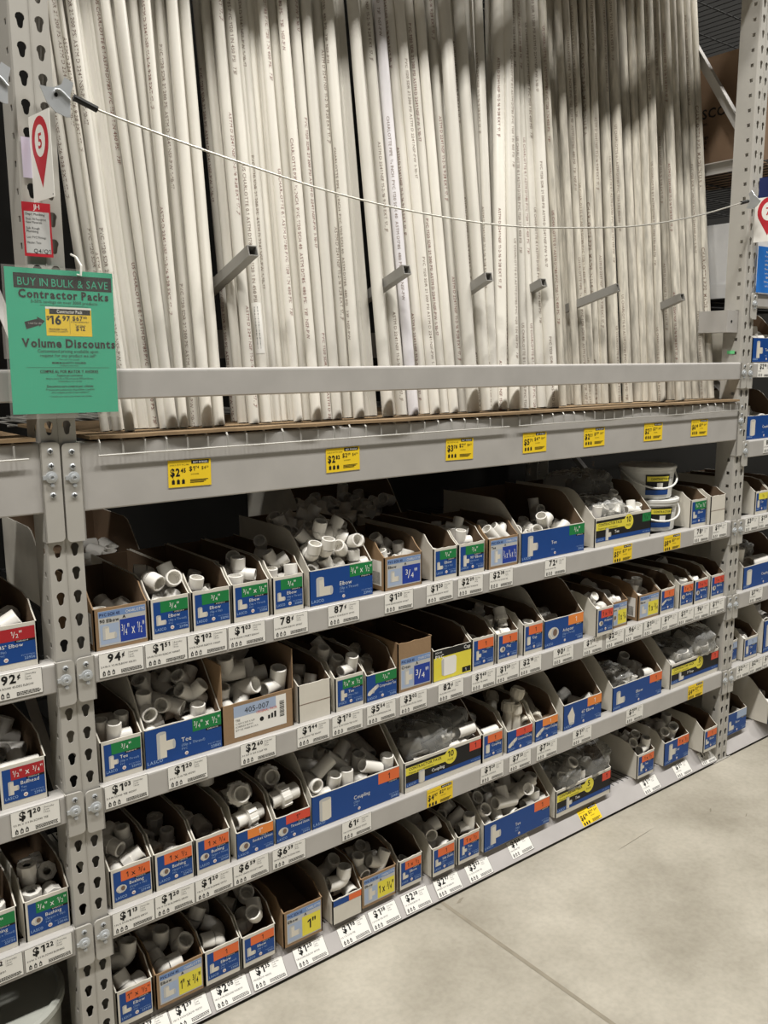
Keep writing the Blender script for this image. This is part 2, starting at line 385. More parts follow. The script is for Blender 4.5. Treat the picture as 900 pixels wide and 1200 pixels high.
# carton: shelf, x of its near corner, width, style, badge text, badge colour, name, second line, fitting, size, count, label
# optional: y front, front height, side height, floor height front/back, depth filled
G, O, A_, RD, RO = 'badge_green', 'badge_orange', 'badge_amber', 'badge_red', 'badge_redorange'
CARTONS = [
 ('S1', .051, .123, 'K', '{3/4}" x {1/2}"', 'label_royal', '90 Elbow', '', 'elbow', 1.0, 5, 'open kraft carton with royal blue 3/4 x 1/2 panel, beside the upright', dict(zf=.03, zb=.04)),
 ('S1', .179, .097, 'W', '{3/4}"', G, 'Elbow', '(Slip x Thread)', 'elbow', 1.1, 9, 'white carton with green 3/4 elbow label above the 1.51 tag', {}),
 ('S1', .281, .101, 'W', '{3/4}"', G, 'Elbow', '(Slip x Slip)', 'street', 1.0, 5, 'white carton with green 3/4 elbow label above the 1.02 tag', dict(zf=.035, zb=.06)),
 ('S1', .386, .102, 'W', '{3/4}" x {1/2}"', G, 'Elbow', '(Slip x Thread)', 'street', 1.1, 9, 'white carton with green 3/4 x 1/2 elbow label above the 1.03 tag', {}),
 ('S1', .497, .092, 'W', '{3/4}"', G, 'Elbow', '(Slip x Thread)', 'elbow', 1.0, 10, 'white carton with green 3/4 elbow label above the 78 cent tag', {}),
 ('S1', .607, .200, 'F', '{3/4}" x {1/2}"', G, 'Elbow', '(Slip x Thread)', 'elbow', 1.05, 46, 'wide blue carton heaped with elbows above the 87 cent tag', dict(zf=.06, zb=.12, fill=.3)),
 ('S1', .847, .134, 'K', '{3/4}"', 'label_royal', 'Elbow', '', 'elbow', 1.0, 7, 'kraft carton with royal blue 3/4 panel and white side sticker', {}),
 ('S1', 1.024, .092, 'W', '{3/4}"', G, 'Elbow', '(Slip x Slip)', 'elbow', 1.0, 3, 'white carton with green 3/4 elbow label next to the kraft 3/4 carton', dict(zf=.03, zb=.035)),
 ('S1', 1.120, .107, 'W', '{3/4}"', G, '90\u00b0 Elbow', 'Side Outlet', 'tee', .95, 9, 'white carton with green 3/4 side outlet elbow label', dict(zf=.055, zb=.08)),
 ('S1', 1.241, .129, 'K', '{3/4} x {3/4} x {1/2}', 'label_royal', 'Tee', '', 'tee', 1.0, 10, 'kraft carton with blue three-size tee panel', dict(zf=.05, zb=.08)),
 ('S1', 1.384, .298, 'F', '{3/4}"', G, 'Tee', '', 'tee', 1.05, 14, 'wide blue tee carton above the 72 cent tag', dict(zf=.03, zb=.05)),
 ('S1', 1.736, .310, 'P', '{3/4}"', G, 'Tee', '10', 'tee', .95, 14, 'black and yellow contractor pack carton of tee bags beside the buckets', dict(hf=.098, zf=.05, zb=.11)),
 ('S1', 2.291, .104, 'W', '{3/4}" x {1/2}"', G, 'Elbow', '', 'elbow', 1.0, 4, 'white carton with green 3/4 x 1/2 label beside the buckets', dict(hf=.103)),
 ('S1', 2.404, .100, 'N', '', '', '', '', 'elbow', 1.0, 0, 'plain white carton with a seam at the end of the top shelf', dict(hf=.108, y=.0)),
 ('S1', .83, .38, 'N', '', '', '', '', 'tee', 1.1, 26, 'large grey-white carton of loose tees in the second row of the top shelf', dict(y=.36, hf=.10, hb=.24, zf=.10, zb=.13, fill=.28)),
 ('S1', .07, .26, 'N', '', '', '', '', 'coupling', 1.1, 10, 'shadowy carton of couplings behind the first kraft carton on the top shelf', dict(y=.40, hf=.10, hb=.2, zf=.06, zb=.09, fill=.25)),
 ('S2', .047, .098, 'W', '{3/4}"', G, 'Tee', '(Slip x Thread)', 'tee', 1.0, 6, 'white carton with green 3/4 tee label above the 1.03 tag', dict(zf=.045, zb=.065)),
 ('S2', .150, .194, 'F', '{3/4}" x {1/2}"', G, 'Tee', '(Slip x Thread)', 'tee', 1.1, 24, 'wide blue tee carton heaped full next to the kraft 405-007 carton', dict(zf=.045, zb=.11, fill=.26, hb=.21)),
 ('S2', .346, .203, 'D', '405-007', 'label_paleblue', 'Tee', '', 'tee', 1.25, 18, 'kraft carton with pale 405-007 shipping label', dict(hf=.1, hb=.205, ys=.004, zf=.05, zb=.11, fill=.24)),
 ('S2', .564, .101, 'N', '', '', '', '', 'elbow', 1.0, 5, 'plain white carton with a seam above the 1.44 tag', dict(hf=.1, zf=.05, zb=.06)),
 ('S2', .679, .096, 'W', '{3/4}" x {1/2}"', G, 'Tee', '(Slip x Slip)', 'tee', 1.05, 10, 'white carton with green 3/4 x 1/2 tee label above the 1.70 tag', dict(zf=.05, zb=.1)),
 ('S2', .783, .105, 'F', '{3/4}"', G, 'Compression Tee', '', 'long', .8, 4, 'low blue carton with green 3/4 compression tee label', dict(hf=.077, zf=.03, zb=.05)),
 ('S2', .893, .125, 'K', '{3/4}"', 'label_royal', 'Cross', '', 'tee', 1.0, 0, 'tall kraft carton with royal blue 3/4 cross panel', dict(hf=.143, hb=.146, ys=.004)),
 ('S2', 1.026, .148, 'C', '', '', 'Cap', '', 'coupling', 1.0, 0, 'black and yellow carton with pictured pipe cap', dict(hf=.094, zf=.01, zb=.02)),
 ('S2', 1.178, .095, 'W', '1', O, 'Tee', '', 'tee', 1.1, 2, 'white carton with orange 1 tee label next to the yellow carton', dict(zf=.02, zb=.05, hf=.099)),
 ('S2', 1.284, .094, 'W', '1', O, 'Plug', '', 'adapter', 1.1, 7, 'white carton with orange 1 plug label, second after the yellow carton', dict(zf=.05, zb=.09)),
 ('S2', 1.402, .091, 'W', '1', O, 'Cap', '', 'coupling', 1.1, 3, 'white carton with orange 1 label next to the wide adapter carton', dict(zf=.03, zb=.06, hf=.1)),
 ('S2', 1.500, .191, 'F', '1', A_, 'Adapter', '(Slip x Thread)', 'adapter', 1.2, 3, 'wide blue adapter carton above the 90 cent tag', dict(zf=.03, zb=.03)),
 ('S2', 1.733, .090, 'W', '1 x {3/4}', RO, 'Adapter', '', 'adapter', 1.2, 6, 'white carton with red 1 x 3/4 label standing proud of the shelf', dict(y=-.011, zf=.05, zb=.08, hf=.097)),
 ('S2', 1.829, .103, 'K', '1 x {3/4}', 'label_yellow', '', '', 'adapter', 1.25, 7, 'kraft carton with yellow 1 x 3/4 panel behind the proud carton', dict(zf=.055, zb=.09)),
 ('S2', 1.993, .126, 'K', '1 x {3/4}', 'label_yellow', '', '', 'elbow', 1.2, 5, 'kraft carton with yellow 1 x 3/4 panel and barcoded side', dict(zf=.05, zb=.07)),
 ('S2', 2.125, .090, 'W', '1', O, 'Nipple', '', 'long', 1.0, 0, 'white carton with orange 1 label after the barcoded kraft carton', {}),
 ('S2', 2.248, .089, 'W', '1 x {3/4}', O, 'Bushing', '', 'bushing', 1.1, 4, 'white carton with orange 1 x 3/4 bushing label, third before the far upright', dict(zf=.05, zb=.07)),
 ('S2', 2.342, .093, 'W', '1 x {1/2}', RO, 'Bushing', '', 'bushing', 1.1, 4, 'white carton with red-orange 1 x 1/2 bushing label, second before the far upright', dict(zf=.055, zb=.07)),
 ('S2', 2.453, .096, 'W', '1 x {1/2}', RO, 'Bushing', '', 'bushing', 1.1, 0, 'white carton with red-orange label against the far upright', {}),
 ('S2', .60, .34, 'N', '', '', '', '', 'tee', 1.1, 10, 'shadowy white carton of tees in the second row of the middle shelf', dict(y=.40, hf=.10, hb=.2, zf=.05, zb=.08, fill=.2)),
 ('S2', 1.95, .36, 'N', '', '', '', '', 'tee', 1.1, 10, 'shadowy white carton of tees in the second row near the far upright', dict(y=.40, hf=.10, hb=.2, zf=.07, zb=.1, fill=.2)),
 ('S3', .050, .101, 'W', '1 x {3/4}', O, 'Bushing', '(Spigot x Slip)', 'bushing', 1.1, 11, 'white carton with orange 1 x 3/4 bushing label against the near upright', dict(zf=.045, zb=.07)),
 ('S3', .156, .101, 'W', '1 x {1/2}', O, 'Bushing', '(Spigot x Slip)', 'bushing', 1.1, 6, 'white carton with orange 1 x 1/2 bushing label, second from the near upright', dict(zf=.035, zb=.05)),
 ('S3', .261, .095, 'W', '1 x {3/4}', O, 'Bushing', '(Spigot x Thread)', 'bushing', 1.2, 4, 'white carton with orange 1 x 3/4 bushing label, third from the near upright', dict(zf=.025, zb=.045)),
 ('S3', .373, .106, 'F', '1"', A_, 'Socket Union', '', 'union', 1.0, 10, 'low blue carton with amber 1 inch badge holding unions', dict(hf=.07, zf=.035, zb=.10)),
 ('S3', .487, .105, 'F', '1"', RO, 'Threaded Union', '', 'union', 1.0, 7, 'low blue carton with red 1 inch badge holding unions', dict(hf=.07, zf=.035, zb=.05)),
 ('S3', .598, .298, 'F', '1', O, 'Coupling', '(Slip)', 'coupling', 1.15, 34, 'wide blue coupling carton above the 61 cent tag', dict(zf=.045, zb=.11, fill=.24, hb=.2)),
 ('S3', .914, .309, 'P', '1', RO, 'Coupling', '10', 'coupling', 1.1, 14, 'black and yellow contractor pack carton of bagged couplings above the 4.97 tag', dict(zf=.05, zb=.10)),
 ('S3', 1.226, .092, 'W', '1', O, 'Coupling', '', 'coupling', 1.15, 5, 'white carton with orange 1 coupling label beside the contractor pack', dict(zf=.055, zb=.07)),
 ('S3', 1.337, .115, 'F', '1', RO, 'Compression Coupling', '', 'long', 1.0, 4, 'low blue carton with red 1 compression coupling label', dict(hf=.072, zf=.03, zb=.07, stand=1)),
 ('S3', 1.467, .109, 'F', '1', A_, 'Repair Coupling', '', 'long', 1.15, 4, 'low blue carton with amber 1 repair coupling label', dict(hf=.072, zf=.05, zb=.09)),
 ('S3', 1.606, .198, 'F', '1', A_, '45\u00b0 Elbow', '(Slip)', 'elbow45', 1.2, 3, 'wide blue carton with amber 1 badge of 45 degree elbows', dict(zf=.02, zb=.03, hf=.09)),
 ('S3', 1.868, .290, 'F', '1', O, 'Elbow', '(Slip)', 'elbow', 1.2, 6, 'wide blue elbow carton with a clear bag inside near the far upright', dict(zf=.03, zb=.08, hf=.089)),
 ('S3', 2.214, .325, 'P', '1', RO, 'P Trap', '5', 'elbow', 1.3, 9, 'black and yellow contractor pack carton against the far upright', dict(zf=.05, zb=.09, hf=.096)),
 ('S4', .050, .090, 'W', '1" x {1/2}"', O, 'Elbow', '(Slip)', 'elbow', 1.2, 6, 'white carton with orange 1 x 1/2 elbow label at the foot of the near upright', dict(zf=.05, zb=.07)),
 ('S4', .147, .127, 'K', '1" x {3/4}"', 'label_yellow', '', '', 'elbow', 1.25, 10, 'kraft carton with yellow 1 x 3/4 panel on the bottom shelf above the 1.39 tag', dict(zf=.055, zb=.09)),
 ('S4', .276, .101, 'W', '1', O, 'Elbow', '(Slip x Thread)', 'elbow', 1.2, 9, 'white carton with orange 1 elbow label above the 2.08 tag', dict(zf=.045, zb=.08)),
 ('S4', .382, .100, 'W', '1', O, 'Elbow', '(Slip x Slip)', 'elbow', 1.2, 8, 'white carton with orange 1 elbow label above the 1.35 tag', dict(hf=.086, zf=.04, zb=.08)),
 ('S4', .507, .124, 'K', '1"', 'label_yellow', '', '', 'elbow', 1.2, 0, 'empty kraft carton with yellow 1 inch panel', dict(hf=.102)),
 ('S4', .665, .101, 'H', '', O, '', '', 'elbow', 1.2, 9, 'white carton with a half peeled blue and orange strip', dict(hf=.073, zf=.035, zb=.08)),
 ('S4', .769, .128, 'K', '1 x {3/4}"', 'label_yellow', '', '', 'tee', 1.1, 9, 'kraft carton with yellow 1 x 3/4 panel on the bottom shelf above the 1.38 tag', dict(y=.03, zf=.05, zb=.08)),
 ('S4', .910, .090, 'W', '1 x {1/2}', O, 'Elbow', '(Slip)', 'elbow', 1.1, 1, 'white carton with orange 1 x 1/2 elbow label, nearly empty, above the 2.38 tag', dict(y=.032, zf=.02, zb=.03)),
 ('S4', 1.030, .095, 'W', '1', O, 'Side Outlet', 'Elbow', 'elbow', 1.2, 6, 'white carton with orange 1 side outlet label standing proud', dict(zf=.045, zb=.08)),
 ('S4', 1.136, .095, 'W', '1 x {1/2}', O, 'Tee', '(Slip)', 'tee', 1.1, 8, 'white carton with orange 1 x 1/2 tee label before the wide tee carton', dict(zf=.045, zb=.1)),
 ('S4', 1.250, .308, 'F', '1', O, 'Tee', '(Slip)', 'tee', 1.25, 20, 'wide blue tee carton on the bottom shelf', dict(zf=.05, zb=.08, fill=.22, hf=.095)),
 ('S4', 1.590, .297, 'P', '1', RO, 'Tee', '5', 'tee', 1.25, 9, 'black and yellow contractor pack carton on the bottom shelf', dict(zf=.05, zb=.09, hf=.098)),
 ('S4', 2.044, .106, 'W', '1 x {1/2}', O, 'Tee', '', 'tee', 1.1, 8, 'deep white carton with orange 1 x 1/2 tee label standing alone', dict(zf=.05, zb=.08)),
 ('S4', 2.215, .160, 'F', '1 x {1/2}', O, 'Tee', '', 'tee', 1.15, 11, 'blue carton of tees with dark open bores, second before the far upright', dict(zf=.05, zb=.08)),
 ('S4', 2.437, .095, 'W', '1', O, 'Elbow', '', 'elbow', 1.1, 0, 'white carton with orange 1 label leaning over the kick plate at the far upright', dict(y=-.006, zf=.01, zb=.01)),
 ('L1', -.205, .138, 'W', '{1/2}"', RD, '45\u00b0 Elbow', '(Slip)', 'elbow45', 1.35, 3, 'white carton with red 1/2 elbow label above the 92 cent tag', dict(zf=.05, zb=.06)),
 ('L2', -.167, .098, 'W', '{1/2}" x {3/4}"', RD, 'Bullhead', 'Tee', 'tee', 1.1, 4, 'white carton with red 1/2 x 3/4 bullhead tee label', dict(zf=.05, zb=.06)),
 ('L3', -.138, .097, 'W', '{3/4}" x {1/2}"', G, 'Bushing', '(Spigot x Slip)', 'bushing', 1.1, 7, 'white carton with green 3/4 x 1/2 bushing label above the 1.22 tag', dict(zf=.05, zb=.06)),
 ('L3', -.252, .100, 'W', '{1/2}"', G, 'Bushing', '(Spigot x Thread)', 'bushing', 1.1, 4, 'white carton with green 1/2 label cut off by the picture edge', dict(zf=.05, zb=.06)),
 ('R1', 2.650, .200, 'F', '1', RO, 'Tee', '', 'tee', 1.3, 3, 'blue tee carton on the high shelf past the far upright', dict(zf=.06, zb=.07)),
 ('R2', 2.643, .250, 'F', '', '', 'Coupling', '', 'coupling', 1.3, 4, 'blue coupling carton with pictured pipe past the far upright', dict(zf=.05, zb=.06)),
 ('R3', 2.742, .098, 'W', '{1/2}', 'label_yellow', 'Cap', '', 'coupling', 1.0, 2, 'white carton with yellow badge past the far upright', dict(zf=.03, zb=.03)),
 ('R3', 2.850, .098, 'W', '{1/2}', G, 'Cap', '', 'coupling', 1.0, 2, 'second white carton past the far upright, beside the yellow badged one', dict(zf=.05, zb=.05)),
 ('R4', 2.690, .300, 'F', '', '', 'Coupling', '', 'coupling', 1.9, 4, 'wide blue carton of large couplings past the far upright', dict(zf=.045, zb=.06)),
 ('R5', 2.620, .090, 'W', '1', 'label_paleblue', 'Cap', '', 'coupling', 1.1, 2, 'blue labelled carton tucked behind the far upright', dict(zf=.03, zb=.05, y=.03)),
 ('R5', 2.728, .106, 'W', '1', 'label_paleblue', 'Cap', '', 'adapter', 1.1, 4, 'white carton with pale blue badge past the far upright', dict(zf=.055, zb=.07)),
 ('R5', 2.880, .200, 'F', '1', 'label_paleblue', 'Tee', '', 'tee', 1.4, 4, 'tall white-sided carton at the picture edge past the far upright', dict(hf=.14, hb=.25, zf=.07, zb=.1)),
 ('R6', 2.655, .145, 'F', '', 'label_paleblue', 'Elbow', '', 'elbow', 1.3, 1, 'blue carton on the bottom shelf past the far upright', dict(zf=.02, zb=.03)),
 ('R6', 2.905, .200, 'F', '', '', 'Cap', '', 'coupling', 1.4, 3, 'white-sided blue carton at the bottom corner past the far upright', dict(y=-.02, zf=.03, zb=.04)),
]
ORD = ['first', 'second', 'third', 'fourth', 'fifth', 'sixth', 'seventh', 'eighth', 'ninth', 'tenth', 'eleventh', 'twelfth', 'thirteenth', 'fourteenth', 'fifteenth', 'sixteenth', 'seventeenth', 'eighteenth', 'nineteenth', 'twentieth']
ROW = {'S1': 'top row', 'S2': 'middle row', 'S3': 'lower row', 'S4': 'bottom row', 'L1': 'top shelf before near upright', 'L2': 'middle shelf before near upright', 'L3': 'lower shelf before near upright',
       'R1': 'fence shelf past far upright', 'R2': 'high shelf past far upright', 'R3': 'top shelf past far upright', 'R4': 'middle shelf past far upright', 'R5': 'lower shelf past far upright', 'R6': 'bottom shelf past far upright'}
BCOL = {G: 'green', O: 'orange', A_: 'amber', RD: 'red', RO: 'red', 'label_yellow': 'yellow', 'label_paleblue': 'pale blue', 'label_royal': 'royal blue'}
def carton_words():
    seen = {}; out = []
    for c in CARTONS:
        sh, st = c[0], c[3]
        if c[12].get('y', 0) > .3:
            back = seen.get(sh + 'b', 0); seen[sh + 'b'] = back + 1
            where = 'shadowy %s carton of the second row, behind the %s' % (('big', 'small')[c[2] < .3] if sh == 'S1' else ('near', 'far')[back], ROW[sh])
            out.append((where, where)); continue
        k = seen.get(sh, 0); seen[sh] = k + 1
        one = sh in ('L1', 'L2', 'R1', 'R2', 'R4')
        place = ('on the %s' % ROW[sh]) if one else ('%s %s %s' % (ORD[k], 'along the' if sh[0] == 'S' else 'on', ROW[sh]))
        size = c[4].replace('{', '').replace('}', '').replace('"', '')
        look = {'W': 'white carton, %s %s label' % (BCOL.get(c[5], ''), size), 'F': '%s blue carton with %s badge' % ('wide' if c[2] > .15 else 'low', BCOL.get(c[5], 'no')),
                'K': 'kraft carton with %s panel' % BCOL.get(c[5], ''), 'P': 'black and yellow contractor pack carton', 'N': 'plain white carton with a seam', 'D': 'kraft carton with pale shipping label',
                'C': 'black and yellow cap carton', 'H': 'white carton with half peeled strip'}[st]
        out.append(('%s, %s' % (look, place), ('carton ' + place) if one else '%s carton along the %s' % (ORD[k], ROW[sh])))
    return out
CWORDS = carton_words()
def carton_dims(c):
    o = c[12]
    sh = c[0]
    y = o.get('y', .022 if sh in ('S4', 'R6') else .012)
    hf = o.get('hf', .093)
    big = c[2] > .18
    hb = o.get('hb', .19 if big else .138)
    return dict(x=c[1], y=y, z=SHELF[sh], w=c[2], d=o.get('d', .26 if c[3] == 'K' else .36), hf=hf, hb=hb, ys=o.get('ys', .10 if big else .062),
                zf=o.get('zf', .045), zb=o.get('zb', .07), fill=o.get('fill', .19))
MB_T = 0.003

# ------------------------------------------------------------------ fitting shapes (unit = 3/4 inch size)
def ring_tube(mb, p0, d, length, ro, ri, m, seg=12, depth=None, lip=True):
    """open-ended socket: outer wall from p0 along d, rim, and an inner bore of given depth"""
    p0 = Vector(p0); d = Vector(d).normalized()
    a = Vector((0, 0, 1)) if abs(d.z) < 0.9 else Vector((1, 0, 0))
    n = d.cross(a).normalized(); b = d.cross(n)
    depth = depth or length * .9
    prof = [(ro, 0), (ro, length - .0008), (ro - .0008, length), (ri, length), (ri, length - depth), (ri * .72, length - depth), (ri * .7, max(length - depth - .006, 0.0))]
    v = []
    for r, h in prof:
        for k in range(seg):
            t = 2 * PI * k / seg
            v.append(p0 + d * h + r * (math.cos(t) * n + math.sin(t) * b))
    f = [(i * seg + k, i * seg + (k + 1) % seg, (i + 1) * seg + (k + 1) % seg, (i + 1) * seg + k) for i in range(len(prof) - 1) for k in range(seg)]
    # orientation: n x b = d, so the order above winds outward for the outer wall
    f.append(tuple((len(prof) - 1) * seg + k for k in range(seg)))
    mb.add(v, f, m)

def fit_elbow(m, ang=90, street=False):
    mb = MB(); R = .0125; ro = .0158; rh = .0172; ri = .0138
    c = []
    th = math.radians(ang); n = 5 if ang > 60 else 3
    k = R if ang > 60 else .03
    # bend in the x,z plane starting at origin along +x, turning to th
    for i in range(n + 1):
        a = th * i / n
        c.append((k * math.sin(a), 0, k * (1 - math.cos(a))))
    mb.tube(c, ro, m, 12, cap=False)
    d1 = Vector((-1, 0, 0)); d2 = Vector((math.cos(th), 0, math.sin(th)))
    if street:
        mb.tube([Vector(c[0]), Vector(c[0]) + d1 * .006], ro, m, 12, cap=False)
        ring_tube(mb, Vector(c[0]) + d1 * .004, d1, .024, .0135, .0108, m)
    else:
        ring_tube(mb, Vector(c[0]), d1, .026, rh, ri, m)
    ring_tube(mb, Vector(c[-1]), d2, .026, rh, ri, m)
    return mb
def fit_tee(m):
    mb = MB()
    ring_tube(mb, (0, 0, 0), (1, 0, 0), .037, .0172, .0138, m, depth=.022)
    ring_tube(mb, (0, 0, 0), (-1, 0, 0), .037, .0172, .0138, m, depth=.022)
    ring_tube(mb, (0, 0, 0), (0, 0, 1), .038, .0168, .0136, m, depth=.02)
    return mb
def fit_coupling(m):
    mb = MB(); r = .0172
    ring_tube(mb, (0, 0, 0), (1, 0, 0), .029, r, .0140, m, depth=.027)
    ring_tube(mb, (0, 0, 0), (-1, 0, 0), .029, r, .0140, m, depth=.027)
    return mb
def fit_bushing(m):
    mb = MB()
    ring_tube(mb, (-.014, 0, 0), (-1, 0, 0), .006, .0195, .0118, m, seg=8, depth=.004)
    mb.tube([(-.014, 0, 0), (.0, 0, 0)], .0195, m, 8)
    ring_tube(mb, (0, 0, 0), (1, 0, 0), .024, .0165, .0118, m, depth=.022)
    return mb
def fit_adapter(m):
    mb = MB()
    ring_tube(mb, (-.002, 0, 0), (-1, 0, 0), .028, .0178, .0142, m, depth=.025)
    mb.tube([(-.004, 0, 0), (.006, 0, 0)], .0205, m, 8)
    pts = []; rad = []
    for i in range(9):
        pts.append((.006 + i * .0022, 0, 0)); rad.append(.0142 if i % 2 else .0132)
    mb.tube(pts, rad, m, 12, cap=False)
    ring_tube(mb, (.022, 0, 0), (1, 0, 0), .004, .0135, .0105, m, depth=.003)
    return mb
def fit_union(m):
    mb = MB()
    ring_tube(mb, (-.012, 0, 0), (-1, 0, 0), .03, .0215, .0170, m, seg=14, depth=.024)
    mb.tube([(-.014, 0, 0), (-.012, 0, 0), (.012, 0, 0), (.014, 0, 0)], [.026, .029, .029, .026], m, 16)
    for k in range(8):
        a = 2 * PI * k / 8
        n = Vector((0, math.cos(a), math.sin(a))); b = Vector((0, -math.sin(a), math.cos(a)))
        mb.obox(n * .0295, (.012, 0, 0), n * .0022, b * .0045, m)
    ring_tube(mb, (.012, 0, 0), (1, 0, 0), .026, .0215, .0170, m, seg=14, depth=.024)
    return mb
def fit_long(m):
    mb = MB()
    mb.tube([(-.055, 0, 0), (.055, 0, 0)], .0165, m, 12)
    for sgn in (-1, 1):
        mb.tube([(sgn * .040, 0, 0), (sgn * .043, 0, 0), (sgn * .068, 0, 0), (sgn * .07, 0, 0)], [.021, .0225, .0225, .021], m, 12, cap=True)
        ring_tube(mb, (sgn * .07, 0, 0), (sgn, 0, 0), .004, .0205, .0148, m, depth=.0035)
        for k in range(10):
            a = 2 * PI * k / 10
            n = Vector((0, math.cos(a), math.sin(a))); b = Vector((0, -math.sin(a), math.cos(a)))
            mb.obox(Vector((sgn * .056, 0, 0)) + n * .0226, (.011, 0, 0), n * .001, b * .002, m)
    return mb
FIT = {}
def fitting_mesh(kind):
    if kind not in FIT:
        mk = {'elbow': lambda m: fit_elbow(m), 'street': lambda m: fit_elbow(m, 90, True), 'elbow45': lambda m: fit_elbow(m, 45),
              'tee': fit_tee, 'coupling': fit_coupling, 'bushing': fit_bushing, 'adapter': fit_adapter, 'union': fit_union, 'long': fit_long}[kind]
        FIT[kind] = mk('fitting_white' if kind not in ('long',) else 'fitting_cream').mesh(kind + '_fitting', smooth=True, angle=0.7)
    return FIT[kind]
